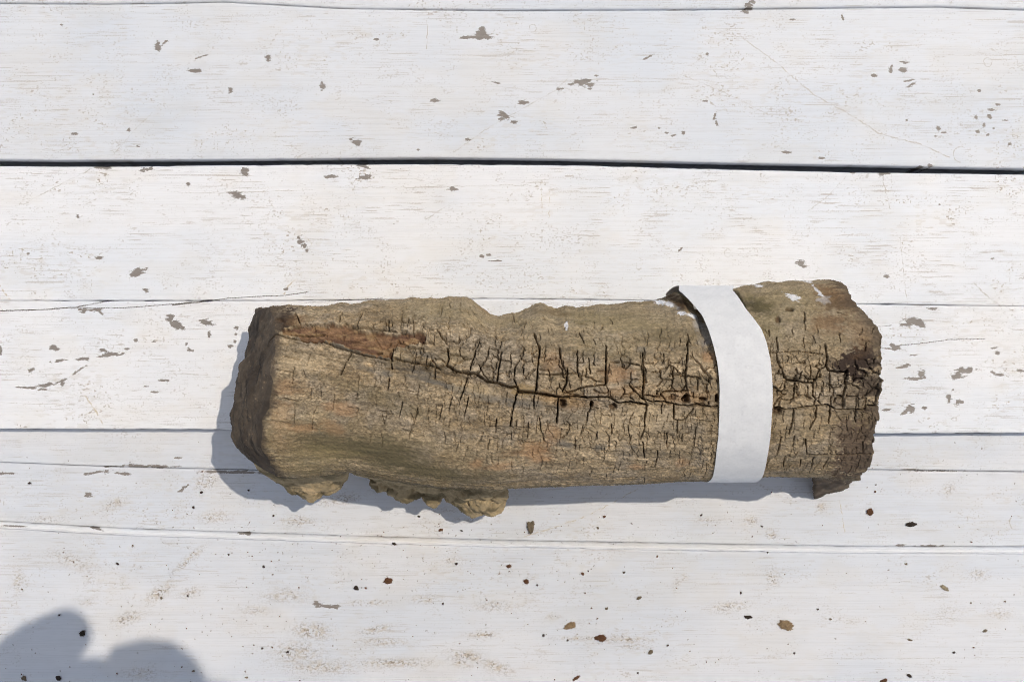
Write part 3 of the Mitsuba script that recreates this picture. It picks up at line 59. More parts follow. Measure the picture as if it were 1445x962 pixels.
LINES = [(0.55, 'crack', [(-391.2, 20.5),(-361.2, 21.2),(-331.2, 22.0),(-306.2, 24.0),(-286.2, 28.0),(-281.2, 28.5)]),(0.35, 'crack', [(-311.2, 23.0),(-271.2, 23.5),(-238.8, 26.0)]),(0.75, 'crack', [(-239.3, 25.5),(-226.2, 27.0),(-211.2, 28.5)]),(0.35, 'crack', [(-211.2, 28.5),(-201.2, 30.0),(-176.2, 31.5),(-161.2, 32.0),(-143.8, 34.5)]),(0.25, 'crack', [(-146.2, 27.0),(-121.2, 28.5),(-91.2, 30.0)]),(0.25, 'crack', [(258.8, 10.0),(267.8, 11.0)]),(0.325, 'crack', [(271.2, -3.5),(293.8, -1.0),(308.8, 1.0),(333.8, 1.5)]),(0.225, 'grey', [(263.8, -16.5),(308.8, -17.5),(361.2, -19.5)]),(0.4, 'scratch', [(158.8, 216.5),(188.8, 194.5),(198.8, 185.5)]),(0.5, 'scratch', [(199.8, 184.5),(213.8, 173.0),(238.8, 159.5),(258.8, 146.5),(288.8, 138.5),(308.8, 129.5)]),(0.3, 'scratch', [(118.8, 188.0),(148.8, 175.5),(181.2, 159.5)]),(0.3, 'scratch', [(-41.2, 133.0),(-16.2, 150.5),(28.8, 175.5),(38.8, 184.5)]),(0.35, 'scratch', [(-281.2, 131.5),(-263.8, 151.5),(-253.8, 160.5)]),(0.35, 'scratch', [(-346.2, 95.5),(-326.2, 106.5),(-296.2, 121.5)]),(0.275, 'scratch', [(208.8, 91.5),(223.8, 103.0),(236.3, 116.5)]),(0.3, 'scratch', [(261.2, 115.5),(266.8, 93.0)]),(0.3, 'scratch', [(273.8, 73.0),(277.2, 40.5),(278.8, 26.5)]),(0.4, 'scratch', [(326.2, 40.5),(336.2, 30.5),(344.8, 24.5)]),(0.3, 'scratch', [(-61.2, 85.5),(-41.2, 98.0)]),(0.3, 'tan', [(20.8, 111.5),(21.2, 89.0)]),(0.25, 'tan', [(26.2, 105.5),(26.2, 86.5)]),(0.65, 'tan', [(-301.2, -38.5),(-293.8, -48.5),(-288.2, -59.5)]),(0.75, 'tan', [(-363.2, 41.5),(-358.2, 34.5),(-354.2, 29.0)]),(0.6, 'tan', [(-161.2, 33.0),(-157.2, 39.5),(-151.2, 44.5)]),(0.375, 'tan', [(-146.2, 75.5),(-141.3, 68.0)]),(0.4, 'tan', [(8.9, -140.2),(34.3, -132.1),(54.6, -124.5),(69.8, -117.3),(85.1, -108.7),(95.2, -102.1)]),(0.35, 'tan', [(234.9, -113.8),(238.5, -136.7)]),(0.375, 'scratch', [(-60.2, 225.5),(-59.8, 213.0),(-60.8, 205.5)]),(0.3, 'grey', [(-281.2, -62.0),(-161.2, -61.0)]),(0.25, 'grey', [(-361.2, -43.5),(-331.2, -44.5),(-316.3, -45.0)]),(0.25, 'grey', [(-216.2, -26.0),(-206.3, -25.0)]),(0.225, 'grey', [(-121.2, 108.0),(-61.2, 108.5),(13.8, 110.0)]),(0.225, 'grey', [(-236.3, 104.5),(-196.2, 104.5),(-141.3, 106.5)]),(0.2, 'grey', [(120.3, -226.5),(241.9, -227.0),(366.1, -226.0)]),(0.25, 'grey', [(338.8, 196.5),(338.3, 194.8),(337.2, 193.5),(335.8, 193.1),(334.2, 193.5),(333.2, 194.8),(332.8, 196.5),(333.2, 198.2),(334.2, 199.5),(335.8, 199.9),(337.2, 199.5),(338.3, 198.2),(338.8, 196.5)]),(0.325, 'grey', [(316.8, 125.8),(315.3, 126.0),(314.0, 126.7),(312.9, 127.8),(312.2, 129.2),(311.8, 130.8),(311.8, 132.5),(312.3, 134.1),(313.1, 135.4),(314.3, 136.5),(315.6, 137.1),(317.0, 137.2),(318.5, 136.9)]),(0.25, 'grey', [(154.6, 61.0),(154.0, 59.9),(153.0, 59.3),(151.9, 59.1),(150.9, 59.6),(150.1, 60.5),(149.8, 61.7),(149.9, 63.0),(150.5, 64.1),(151.5, 64.7),(152.6, 64.8),(153.7, 64.4),(154.4, 63.4)]),(0.25, 'grey', [(17.2, 220.5),(16.9, 219.1),(16.0, 218.0),(14.8, 217.6),(13.5, 218.0),(12.6, 219.1),(12.2, 220.5),(12.6, 221.9),(13.5, 223.0),(14.8, 223.4),(16.0, 223.0),(16.9, 221.9),(17.2, 220.5)]),(0.35, 'grey', [(363.5, -134.5),(362.0, -135.1),(360.5, -135.1),(359.0, -134.5),(357.8, -133.3),(357.0, -131.8),(356.8, -130.0),(357.0, -128.2),(357.8, -126.7),(359.0, -125.5),(360.5, -124.9),(362.0, -124.9),(363.5, -125.5)])]
SMEARS = [(-231.8, -156.6, 12.5, 2.2, 40, 0.8),(-252.1, -179.4, 10.0, 3.5, 35, 0.8),(-274.9, -198.1, 10.0, 4.0, 20, 0.7),(-219.1, -100.8, 5.0, 10.0, -60, 0.5),(-285.0, -116.0, 7.5, 3.0, 20, 0.6),(-229.3, -179.4, 7.5, 3.0, 20, 0.5),(-143.1, -207.2, 12.5, 5.0, -5, 0.9),(-97.5, -206.2, 10.0, 2.5, 10, 0.8),(-21.5, -209.8, 8.5, 1.8, 0, 0.9),(-31.7, -225.0, 12.5, 3.0, -10, 0.9),(-36.7, -230.0, 7.5, 2.5, -15, 0.9),(-82.3, -230.0, 22.5, 3.0, 0, 0.8),(-11.4, -232.6, 10.0, 3.5, -20, 0.8),(-92.5, -214.8, 12.5, 2.5, 0, 0.6),(46.9, -212.3, 15.0, 1.2, 0, 0.8),(79.8, -213.3, 15.0, 2.0, 0, 0.8),(87.4, -218.4, 7.5, 1.5, 0, 0.7),(-153.3, -222.4, 15.0, 7.5, 0, 0.7),(-138.1, -232.6, 22.5, 5.0, 0, 0.6),(-183.7, -192.0, 10.0, 3.0, 0, 0.5),(-163.4, -181.9, 15.0, 5.0, 0, 0.5),(-305.3, -187.0, 7.5, 2.5, 0, 0.4),(-353.4, -171.8, 3.5, 7.5, 0, 0.6),(-315.4, -156.6, 15.0, 5.0, -20, 0.4),(186.2, -169.2, 4.0, 6.0, 0, 0.7),(155.8, -189.5, 12.5, 3.5, 5, 0.6),(312.9, -105.9, 3.5, 5.0, -40, 0.5),(221.7, -118.6, 3.0, 3.5, 0, 0.7),(171.0, -128.7, 5.0, 3.5, 0, 0.5),(186.2, -138.8, 4.0, 3.0, -30, 0.7),(117.8, -174.3, 2.5, 5.0, 0, 0.5),(-62.1, -184.4, 10.0, 3.0, 0, 0.5),(-11.4, -189.5, 15.0, 3.5, 0, 0.5),(-41.8, -156.6, 7.5, 2.5, 0, 0.4),(-122.9, -113.5, 12.5, 3.5, 10, 0.6),(-153.3, -128.7, 10.0, 3.5, 0, 0.6),(-51.9, -121.1, 15.0, 2.5, 0, 0.3),(-31.7, -128.7, 15.0, 2.0, 0, 0.35),(-214.1, -126.2, 10.0, 3.5, 0, 0.5),(-335.7, -128.7, 15.0, 3.5, 0, 0.4),(333.1, -166.7, 7.5, 4.0, 0, 0.4),(348.3, -194.6, 7.5, 4.0, 0, 0.4),(312.9, -194.6, 10.0, 5.0, 0, 0.3),(122.9, -169.2, 2.5, 2.5, 0, 0.6),(140.6, -128.7, 10.0, 3.0, 0, 0.3),(-264.7, -237.6, 10.0, 4.0, 0, 0.5),(29.1, -197.1, 5.0, 2.0, 0, 0.4),(-102.6, -187.0, 15.0, 2.0, 0, 0.5)]
# ---------------------------------------------------------------- materials of the painted boards
def chip_mask(x, y, chips, wn):
    """flaked-off spots: the nearest of a list of (x, y, half width, half height, turn), in millimetres, with a ragged edge"""
    q = mi.Float(9.0)
    for cx, cy, rx, ry, r in chips:
        c, s = math.cos(math.radians(r)), math.sin(math.radians(r))
        dx, dy = x - cx, y - cy
        a, b = (dx * c + dy * s) / rx, (dy * c - dx * s) / ry
        q = dr.minimum(q, a * a + b * b)
    return dr.sqrt(q)
def line_mask(x, y, lines, kinds):
    m = mi.Float(0.0)
    for w, k, pts in lines:
        if k not in kinds: continue
        d = mi.Float(99.0)
        for (x0, y0), (x1, y1) in zip(pts[:-1], pts[1:]):
            ex, ey = x1 - x0, y1 - y0
            t = dr.clip(((x - x0) * ex + (y - y0) * ey) / (ex * ex + ey * ey + 1e-9), 0, 1)
            d = dr.minimum(d, dr.square(x - x0 - t * ex) + dr.square(y - y0 - t * ey))
        m = dr.maximum(m, 1 - smoothstep(0.35 * w, 1.0 * w, dr.sqrt(d)))
    return m

def paint(chips, lines, smears, base, worn, grime):
    has = lambda kinds: any(l[1] in kinds for l in lines)
    def fn(p, n, uv):
        x, y = p.x * 1000, p.y * 1000
        wob = (fbm(x * 0.35, y * 0.9, 3.0, 3) - 0.5)
        wx, wy = x + (noise(x * 0.5, y * 0.5, 5) - 0.5) * 0.9, y + (noise(x * 0.4, y * 0.6, 9) - 0.5) * 0.9
        grain = fbm(x * 0.02, y * 1.6 + 0.6 * noise(x * 0.02, y * 0.1, 2), 1.0, 4)
        fine = fbm(x * 0.10, y * 3.2, 7.0, 3)
        big = fbm(x * 0.012, y * 0.02, 11.0, 3)
        col = mix(base, [b * f for b, f in zip(base, (0.93, 0.955, 0.985))], smoothstep(0.35, 0.7, big))
        col = col * (1.0 - 0.05 * smoothstep(0.45, 0.75, grain) - 0.035 * smoothstep(0.5, 0.8, fine))
        cream = smoothstep(0.48, 0.72, fbm(x * 0.035, y * 0.06, 91.0, 4))
        col = col * mix((1.0, 1.0, 1.0), (0.975, 0.945, 0.895), cream * 0.5)
        # grimy film and small tan scuffs
        patch = smoothstep(0.50, 0.72, fbm(x * 0.02, y * 0.035, 21.0, 3))
        scuff = smoothstep(0.56, 0.70, fbm(x * 0.22, y * 0.75, 31.0, 4)) * (0.16 + 0.4 * patch) * grime
        col = mix(col, mi.Color3f(0.50, 0.43, 0.33), dr.clip(scuff * 0.42, 0, 0.5))
        flecks = smoothstep(0.77, 0.83, noise(x * 0.9, y * 1.5, 41.0) * 0.75 + 0.25 * noise(x * 0.09, y * 0.13, 44)) * (0.5 + 0.6 * patch) * worn
        col = mix(col, mi.Color3f(0.36, 0.30, 0.235), dr.clip(flecks, 0, 0.85))
        split = smoothstep(0.77, 0.84, noise(x * 0.06 + 3.0 * noise(x * 0.02, y * 0.2, 46), y * 2.1, 47.0)) * smoothstep(0.45, 0.7, noise(x * 0.05, y * 0.11, 48.0))
        col = mix(col, mi.Color3f(0.40, 0.35, 0.29), split * worn * 0.7)
        if smears:
            s = mi.Float(0.0)
            for cx, cy, rx, ry, r, w in smears:
                c, t = math.cos(math.radians(r)), math.sin(math.radians(r))
                dx, dy = x - cx, y - cy
                a, b = (dx * c + dy * t) / rx, (dy * c - dx * t) / ry
                s = dr.maximum(s, w * dr.exp(-0.9 * (a * a + b * b)))
            broken = smoothstep(0.44, 0.66, fbm(x * 0.5, y * 1.1, 51.0, 4))
            dots = smoothstep(0.66, 0.74, noise(x * 1.3, y * 1.6, 54.0))
            col = mix(col, mi.Color3f(0.47, 0.38, 0.26), dr.clip(s * (0.10 + 0.75 * broken), 0, 0.8))
            col = mix(col, mi.Color3f(0.17, 0.125, 0.085), dr.clip(s * 1.3, 0, 1) * dots * 0.8)
        if has(('scratch', 'grey')):
            br = 0.25 + 0.75 * smoothstep(0.35, 0.6, fbm(x * 0.15, y * 0.4, 61.0, 2))
            col = mix(col, mi.Color3f(0.44, 0.40, 0.35), line_mask(wx, wy, lines, ('scratch', 'grey')) * br * 0.8)
        if has(('tan',)):
            br = smoothstep(0.32, 0.6, fbm(x * 0.4, y * 0.4, 63.0, 2))
            col = mix(col, mi.Color3f(0.52, 0.42, 0.27), line_mask(wx, wy, lines, ('tan',)) * br * 0.75)
        if has(('crack',)):
            br = smoothstep(0.2, 0.42, fbm(x * 0.12, y * 0.5, 65.0, 2))
            col = mix(col, mi.Color3f(0.075, 0.065, 0.055), line_mask(x + 0.3 * (wx - x), y + 0.3 * (wy - y), lines, ('crack',)) * (0.35 + 0.65 * br))
        # bare grey wood where the paint has flaked off
        d = chip_mask(x, y, chips, wob) + wob * 1.9 + 0.5 * (noise(x * 0.5, y * 3.0, 71) - 0.5)
        bare = 1 - smoothstep(0.92, 1.04, d)
        wood = mix(mi.Color3f(0.275, 0.25, 0.225), mi.Color3f(0.165, 0.14, 0.12), fbm(x * 0.15, y * 3.5, 81.0, 3))
        return mix(col, wood, bare * 0.96)
    return fn
def grain_height(p, n, uv):
    x, y = p.x * 1000, p.y * 1000
    yy = y + 1.2 * noise(x * 0.012, y * 0.05, 3)
    return 0.55 * fbm(x * 0.022, yy * 1.5, 5.0, 3) + 0.25 * fbm(x * 0.12, y * 0.5, 9.0, 3) + 0.20 * fbm(x * 0.5, y * 1.2, 15.0, 2)
def paint_bsdf(key, rough=0.55, **kw):
    scene[key] = {'type': 'twosided', 'b': {'type': 'bumpmap', 'arbitrary': {**proc(grain_height, eps=2.5e-4)}, 'scale': 0.00042,
                  'bsdf': {'type': 'principled', 'base_color': proc(paint(**kw)), 'roughness': rough, 'specular': 0.45}}}
UP = [l for l in LINES if l[2][0][1] > 125]; MID = [l for l in LINES if -62 < l[2][0][1] <= 125]; LOW = [l for l in LINES if l[2][0][1] <= -62]
DIMMED_WHITE = (0.69, 0.712, 0.742)  # dimmer white: the lens vignette is painted into the upper boards
paint_bsdf('upper_paint', chips=CHIP_UP, lines=UP, smears=None, base=DIMMED_WHITE, worn=0.6, grime=0.8)
paint_bsdf('middle_paint', chips=CHIP_MID, lines=MID, smears=None, base=(0.80, 0.81, 0.825), worn=0.75, grime=1.0)
paint_bsdf('lower_paint', chips=CHIP_LOW, lines=LOW, smears=SMEARS, base=(0.695, 0.71, 0.735), worn=0.45, grime=0.7)  # base darker than the middle boards: light fall-off painted in

# ---------------------------------------------------------------- the deck of boards
NX = 560
XS = np.concatenate([np.linspace(-1.0, -0.42, 30)[:-1], np.linspace(-0.42, 0.42, NX), np.linspace(0.42, 1.0, 30)[1:]])
def edge_noise(seed, amp):
    p = np.stack([XS * 140, np.full_like(XS, seed * 3.7), np.zeros_like(XS)], -1)
    q = np.stack([XS * 14, np.full_like(XS, seed * 5.1), np.zeros_like(XS)], -1)
    rag = np.maximum(nfbm(p, 4, seed) - 0.55, 0) * 2.2
    return amp * (rag + 0.5 * (nfbm(q, 3, seed + 9) - 0.5))
def board(key, upper, lower, bsdf, z=0.0, thick=0.038, r=0.0012, gap=0.0003, seed=1, amp=0.0006, profile=None, label=None):
    yu = (ip(XS * 1000, upper) / 1000 if isinstance(upper, list) else np.full_like(XS, upper)) - gap - edge_noise(seed, amp)
    yl = (ip(XS * 1000, lower) / 1000 if isinstance(lower, list) else np.full_like(XS, lower)) + gap + edge_noise(seed + 50, amp)
    rows = []
    top = profile or [(0, -thick), (0, -2.2 * r), (0.12 * r, -0.9 * r), (0.4 * r, -0.3 * r), (1.0 * r, -0.04 * r), (1.8 * r, 0)]
    for dy, dz in top: rows.append((yu - dy, dz))
    u1, l1 = yu - top[-1][0], yl + 1.8 * r
    for k in range(1, 12): rows.append((u1 + (l1 - u1) * k / 12, 0.0))
    for dy, dz in [(1.8 * r, 0), (1.0 * r, -0.04 * r), (0.4 * r, -0.3 * r), (0.12 * r, -0.9 * r), (0, -2.2 * r), (0, -thick)]: rows.append((yl + dy, dz))
    V = np.stack([np.stack([XS, y, np.full_like(XS, 0) + z + dz], -1) for y, dz in rows])       # rows x n x 3
    warp = 0.0011 * (nfbm(np.stack([V[..., 0] * 5, V[..., 1] * 22, V[..., 2] * 0 + seed], -1), 3, seed) - 0.5)
    lip = 0.0004 * (nfbm(np.stack([V[..., 0] * 90, V[..., 1] * 200, V[..., 2] * 0 + seed], -1), 3, seed) - 0.5)
    V[..., 2] += (warp + lip) * (V[..., 2] > z - 0.01)
    m, n = V.shape[:2]
    idx = np.arange(m * n).reshape(m, n)
    q = np.stack([idx[:-1, :-1], idx[1:, :-1], idx[1:, 1:], idx[:-1, 1:]], -1).reshape(-1, 4)
    bottom = np.stack([idx[-1, :-1], idx[0, :-1], idx[0, 1:], idx[-1, 1:]], -1)
    f = np.vstack([q, bottom]); f = np.vstack([f[:, [0, 1, 2]], f[:, [0, 2, 3]]])
    caps = [[idx[0, e], idx[k, e], idx[k + 1, e]][::(1 if e == 0 else -1)] for e in (0, n - 1) for k in range(1, m - 1)]
    v = V.reshape(-1, 3)
    f = np.vstack([f, caps])
    scene[key] = mikit.ply((v, f), bsdf, smooth=True)
    if label: labels[key] = {'label': label}
labels['deck'] = {'kind': 'structure', 'label': 'deck of long white painted boards with flaking paint'}
zE, zF = -0.012, -0.0100
board('deck__plank', 0.49, J_AB, 'upper_paint', seed=1, amp=0.0003)
board('deck__plank_001', J_AB, J_BC_UP, 'upper_paint', seed=2, gap=0.0002, amp=0.0005, r=0.0011)
board('deck__plank_002', J_BC_LO, J_CD, 'middle_paint', seed=3, amp=0.0006, gap=0.0001, r=0.0007)
board('deck__plank_003', J_CD, J_DE, 'middle_paint', seed=4, amp=0.0006, gap=0.0001, r=0.0008)
low_top = [(x, y * (1 - zE / CAM_H) + 0.4) for x, y in J_DE]
board('deck__plank_004', low_top, J_EE, 'lower_paint', z=zE, seed=5, amp=0.0003, gap=0.00015, r=0.0008)
board('deck__plank_005', J_EE, J_EF, 'lower_paint', z=zE, seed=6, amp=0.0003, gap=0.00012, r=0.0010)
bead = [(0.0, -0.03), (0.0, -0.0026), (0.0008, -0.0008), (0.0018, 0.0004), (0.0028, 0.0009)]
paint_bsdf('sunlit_bead_paint', rough=0.4, chips=[c for c in CHIP_LOW if c[1] > -155 and c[1] < -120], lines=[], smears=None, base=(0.83, 0.835, 0.84), worn=0.2, grime=0.3)  # whiter base paints in sun on the board edge, split off for it
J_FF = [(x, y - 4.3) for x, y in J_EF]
board('deck__bead', J_EF, J_FF, 'sunlit_bead_paint', z=zF + 0.0009, thick=0.03, seed=27, amp=0.0007, gap=0.0, r=0.0005, profile=bead)
board('deck__plank_006', J_FF, -0.2990, 'lower_paint', z=zF, seed=7, amp=0.0005, gap=0.0, r=0.0009)
for i, (a, b) in enumerate([(-0.3005, -0.4435), (-0.445, -0.588), (-0.5895, -0.7325), (-0.734, -0.877), (-0.8785, -1.0215), (-1.023, -1.166)]):
    board('deck__plank_%03d' % (7 + i), a, b, 'lower_paint', z=zF, seed=8 + i, amp=0.0003, gap=0.0004)
scene['soil'] = {'type': 'twosided', 'b': {'type': 'diffuse', 'reflectance': {'type': 'rgb', 'value': [0.06, 0.05, 0.04]}}}
put('ground', trimesh.creation.box((8, 8, 0.1), transform=trimesh.transformations.translation_matrix((0, 0, -0.35))), 'soil', kind='structure')
scene['joist_wood'] = {'type': 'twosided', 'b': {'type': 'diffuse', 'reflectance': {'type': 'rgb', 'value': [0.10, 0.08, 0.06]}}}
for i, x in enumerate((-0.7, 0.7)):
    put('deck__joist' + ('_%03d' % i if i else ''), trimesh.creation.box((0.06, 1.62, 0.23), transform=trimesh.transformations.translation_matrix((x, -0.335, -0.1675))), 'joist_wood')

# ---------------------------------------------------------------- the log: shape of the section along its length (millimetres in the lists)
ZC, BT, BU, PE = 0.070, 0.060, 0.047, 0.8
rx_ = np.linspace(-0.2, 0.25, 3000)
ragged = 0.0042 * (nfbm(np.stack([rx_ * 110, rx_ * 0, rx_ * 0], -1), 5, 15) - 0.5)      # the chipped back edge
def section(x, ph):
    yt, yb = ip(x * 1000, TOP_EDGE) / 1000 + np.interp(x, rx_, ragged), ip(x * 1000, LOW_EDGE) / 1000
    ym, a = (yt + yb) / 2, (yt - yb) / 2
    c, s = np.cos(ph), np.sin(ph)
    y = ym + a * np.sign(c) * np.abs(c) ** PE
    z = ZC + np.where(s > 0, BT, BU) * np.sign(s) * np.abs(s) ** PE
    return y, z
def x_left(y, z):
    hi = sstep(-0.045, 0.02, y)
    t = np.clip((0.130 - z) / (0.050 + 0.045 * hi), -0.2, 1.0)
    q = np.stack([y * 40, z * 40, y * 0], -1)
    return -0.1440 - 0.0345 * (1 + 0.30 * hi) * t * (1.25 - 0.25 * t) + 0.044 * np.clip((-0.058 - y) / 0.034, 0, 1) ** 1.7 + 0.015 * np.clip((y + 0.045) / 0.07, 0, 1) + 0.009 * (nfbm(q * 1.6, 4, 77) - 0.5)
RE = sorted((y, x) for x, y in RIGHT_END)
def x_right(y, z):
    q = np.stack([y * 260, z * 120, y * 0], -1)
    return ip(y * 1000, RE) / 1000 + 0.0034 * (nfbm(q * 1.5, 4, 79) - 0.55) + 0.002 * (nnoise(q * np.array([0.35, 0.3, 1]), 80) - 0.5)

NU, NP = 1420, 690
pp = np.linspace(0, 2 * np.pi, 6001)
cy, cz = section(np.zeros_like(pp), pp)
wgt = np.where(pp < np.radians(192), 1.0, np.where(pp < np.radians(230), 0.8, 0.22))
arc = np.concatenate([[0], np.cumsum(np.hypot(np.diff(cy), np.diff(cz)) * wgt[1:])])
PHI = np.interp(np.linspace(0, arc[-1], NP + 1)[:-1], arc, pp)
U = np.linspace(0, 1, NU)
ph, uu = np.meshgrid(PHI, U)                       # NU x NP
x = -0.19 + 0.425 * uu
for _ in range(3):
    y, z = section(x, ph)
    x = x_left(y, z) * (1 - uu) + x_right(y, z) * uu
y, z = section(x, ph)

mm = lambda a: a * 1000
X, Y = mm(x), mm(y)                                # millimetres, in plan
up = sstep(-0.25, 0.25, np.sin(ph) + 0.12)         # 1 on the upper side
pos = np.stack([X, Y, mm(z)], -1)
ymain = ip(X, MAIN)
below = ymain - Y                                  # > 0: the smoother lower half of the upper side
wiggle = lambda f, s: nfbm(np.stack([X * f, Y * f, pos[..., 2] * f], -1), 3, s) - 0.5
disp = np.zeros_like(X)                            # outward, millimetres
# large undulation, long fibres, fine fibres
disp += 4.0 * (nfbm(np.stack([X * 0.012, Y * 0.02, pos[..., 2] * 0.02], -1), 2, 1) - 0.5)
ygr = Y + 0.18 * np.clip(below, 0, 60) * 0 + 3 * (nnoise(np.stack([X * 0.02, Y * 0.03, X * 0], -1), 4) - 0.5) + np.interp(X, [-180, -50, 60, 240], [0, -14, -22, -20]) * -1.0 * (below > -400)
fib = nfbm(np.stack([X * 0.035, ygr * 0.55, pos[..., 2] * 0.55], -1), 4, 7)
fib2 = nfbm(np.stack([X * 0.14, ygr * 1.9, pos[..., 2] * 1.9], -1), 3, 17)
rough = nfbm(pos * 0.55, 4, 27)
rough2 = nfbm(pos * np.array([1.3, 1.8, 1.8]), 2, 37)
rough3 = nfbm(pos * np.array([0.8, 2.4, 2.4]) + 31, 2, 41)
disp += 1.25 * (fib - 0.5) + 0.75 * (fib2 - 0.5) + 1.0 * (rough - 0.5) + 0.72 * (rough2 - 0.5) + 0.75 * (rough3 - 0.5)
# flaking layers of the outer wood at the upper left
lay = nfbm(np.stack([X * 0.045, ygr * 0.16, X * 0], -1), 4, 43) * 9
flk = sstep(-10, -45, X) * sstep(9, 4, below) * sstep(-30, -20, below) * up
disp += flk * 0.85 * (np.floor(lay) + sstep(0.75, 1.0, lay - np.floor(lay)) - 4.5)
# step below the long crack and the grey ledge under it
led = sstep(-150, -120, X) * sstep(95, 40, X)
jit = 1.6 * (nfbm(np.stack([X * 0.25, X * 0, X * 0], -1), 3, 5) - 0.5)
disp -= 1.3 * led * sstep(-0.3, 0.3, below + jit * 0.4) * sstep(6.3, 5.6, below + jit)
disp -= 0.7 * sstep(-0.5, 0.5, below) * sstep(-140, -100, X) * up

# crazed upper band: blocky cells of different height with narrow joints
rng = np.random.default_rng(11)
gx, gy = np.meshgrid(np.arange(-120, 250, 7.2), np.arange(-40, 45, 6.0))
cells = np.stack([gx + rng.uniform(-3.0, 3.0, gx.shape), gy + 3 * (np.arange(gx.shape[1]) % 2) + rng.uniform(-2.4, 2.4, gx.shape)], -1).reshape(-1, 2)
ch = rng.uniform(-1, 1, (len(cells), 3))
band = sstep(0.5, -1.5, below) * sstep(-85, -65, X - 0.3 * below) * sstep(34, 22, -below + 6 * wiggle(0.05, 3)) * up
sel = np.where(band.ravel() > 0.01)[0]
q = np.stack([X.ravel()[sel] + 2.2 * wiggle(0.22, 51).ravel()[sel], Y.ravel()[sel] + 2.2 * wiggle(0.22, 61).ravel()[sel]], -1)
dd, ii = cKDTree(cells).query(q, k=2, p=np.inf)
own = cells[ii[:, 0]]
hgt = 0.75 * ch[ii[:, 0], 0] + 0.07 * ch[ii[:, 0], 1] * (q[:, 0] - own[:, 0]) + 0.07 * ch[ii[:, 0], 2] * (q[:, 1] - own[:, 1])
pair = np.abs(np.sin(ii.min(1) * 12.9898 + ii.max(1) * 78.233) * 43758.5453) % 1.0
horiz = np.abs(cells[ii[:, 0], 1] - cells[ii[:, 1], 1]) > np.abs(cells[ii[:, 0], 0] - cells[ii[:, 1], 0])
wdt = np.where(pair > np.where(horiz, 0.55, 0.42), 0.40, 0.0) * (0.6 + 0.9 * nnoise(np.stack([q[:, 0] * .4, q[:, 1] * .4, q[:, 0] * 0], -1), 5))
joint = np.where(wdt > 0, 1 - sstep(0.25, 1.0, (dd[:, 1] - dd[:, 0]) / np.maximum(2 * wdt, 1e-6)), 0)
tint = np.zeros_like(X); tint.ravel()[sel] = band.ravel()[sel] * ch[ii[:, 0], 0]
flat = disp.ravel()
flat[sel] += band.ravel()[sel] * (hgt - 2.6 * joint)

# a fine net of hairlines over most of the weathered side
gx, gy = np.meshgrid(np.arange(-170, 250, 4.4), np.arange(-95, 45, 5.2))
fine = np.stack([gx + rng.uniform(-1.9, 1.9, gx.shape), gy + 2.6 * (np.arange(gx.shape[1]) % 2) + rng.uniform(-2.2, 2.2, gx.shape)], -1).reshape(-1, 2)
net = up * np.interp(X, [-160, -110, -40, 20], [0.15, 0.4, 0.8, 1.0]) * sstep(48, 30, below) * sstep(48, 36, -below) * sstep(0.25, 0.5, nfbm(np.stack([X * 0.03, Y * 0.05, X * 0], -1), 3, 63))
sel = np.where(net.ravel() > 0.02)[0]
q = np.stack([X.ravel()[sel] + 2.0 * wiggle(0.35, 53).ravel()[sel], Y.ravel()[sel] + 2.0 * wiggle(0.35, 67).ravel()[sel]], -1)
dd, ii = cKDTree(fine).query(q, k=2, p=np.inf)
pair = np.abs(np.sin(ii.min(1) * 12.9898 + ii.max(1) * 78.233) * 43758.5453) % 1.0
horiz = np.abs(fine[ii[:, 0], 1] - fine[ii[:, 1], 1]) > np.abs(fine[ii[:, 0], 0] - fine[ii[:, 1], 0])
flat[sel] -= net.ravel()[sel] * np.where(pair > np.where(horiz, 0.72, 0.50), 0.95 * (1 - sstep(0.12, 0.46, dd[:, 1] - dd[:, 0])), 0)

# open cracks: those one can follow across the wood, then many short ones
segs = []
def add_crack(w, d, pts, wob=0.35):
    pts = np.array(pts, float)
    L = np.concatenate([[0], np.cumsum(np.linalg.norm(np.diff(pts, axis=0), axis=1))])
    n = max(4, int(L[-1] / 0.12))
    t = np.linspace(0, L[-1], n)
    p = np.stack([np.interp(t, L, pts[:, 0]), np.interp(t, L, pts[:, 1])], -1)
    s = rng.uniform(0, 900)
    p[:, 0] += wob * 2.4 * (nfbm(np.stack([t * 0.5, t * 0 + s, t * 0], -1), 3, 3) - 0.5)
    p[:, 1] += wob * 2.4 * (nfbm(np.stack([t * 0.5, t * 0 + s + 50, t * 0], -1), 3, 4) - 0.5)
    ww = w * (0.55 + 0.9 * nnoise(np.stack([t * 0.45, t * 0 + s, t * 0 + 9], -1), 6)) * np.clip(np.minimum(t, L[-1] - t) / 1.2 + 0.35, 0.35, 1)
    segs.append(np.column_stack([p, ww, np.full(n, float(d))]))
for w, d, pts in CRACKS: add_crack(w * 0.17, d * 0.95, pts)
def short_check(cx, cyy, ln_, tilt, w, d, branch):
    pts = [(cx, cyy)]
    for k in range(4): pts.append((pts[-1][0] + tilt * ln_ / 4 + rng.normal(0, 0.42), pts[-1][1] - ln_ / 4))
    add_crack(w, d, pts, 0.5)
    if rng.random() < branch:
        b_ = pts[rng.integers(1, 4)]; s_ = rng.choice((-1, 1)) * rng.uniform(1.5, 4.5)
        add_crack(w * 0.85, d * 0.6, [b_, (b_[0] + s_ * 0.5, b_[1] + rng.normal(0, 0.35)), (b_[0] + s_, b_[1] + rng.normal(0, 0.4))], 0.4)
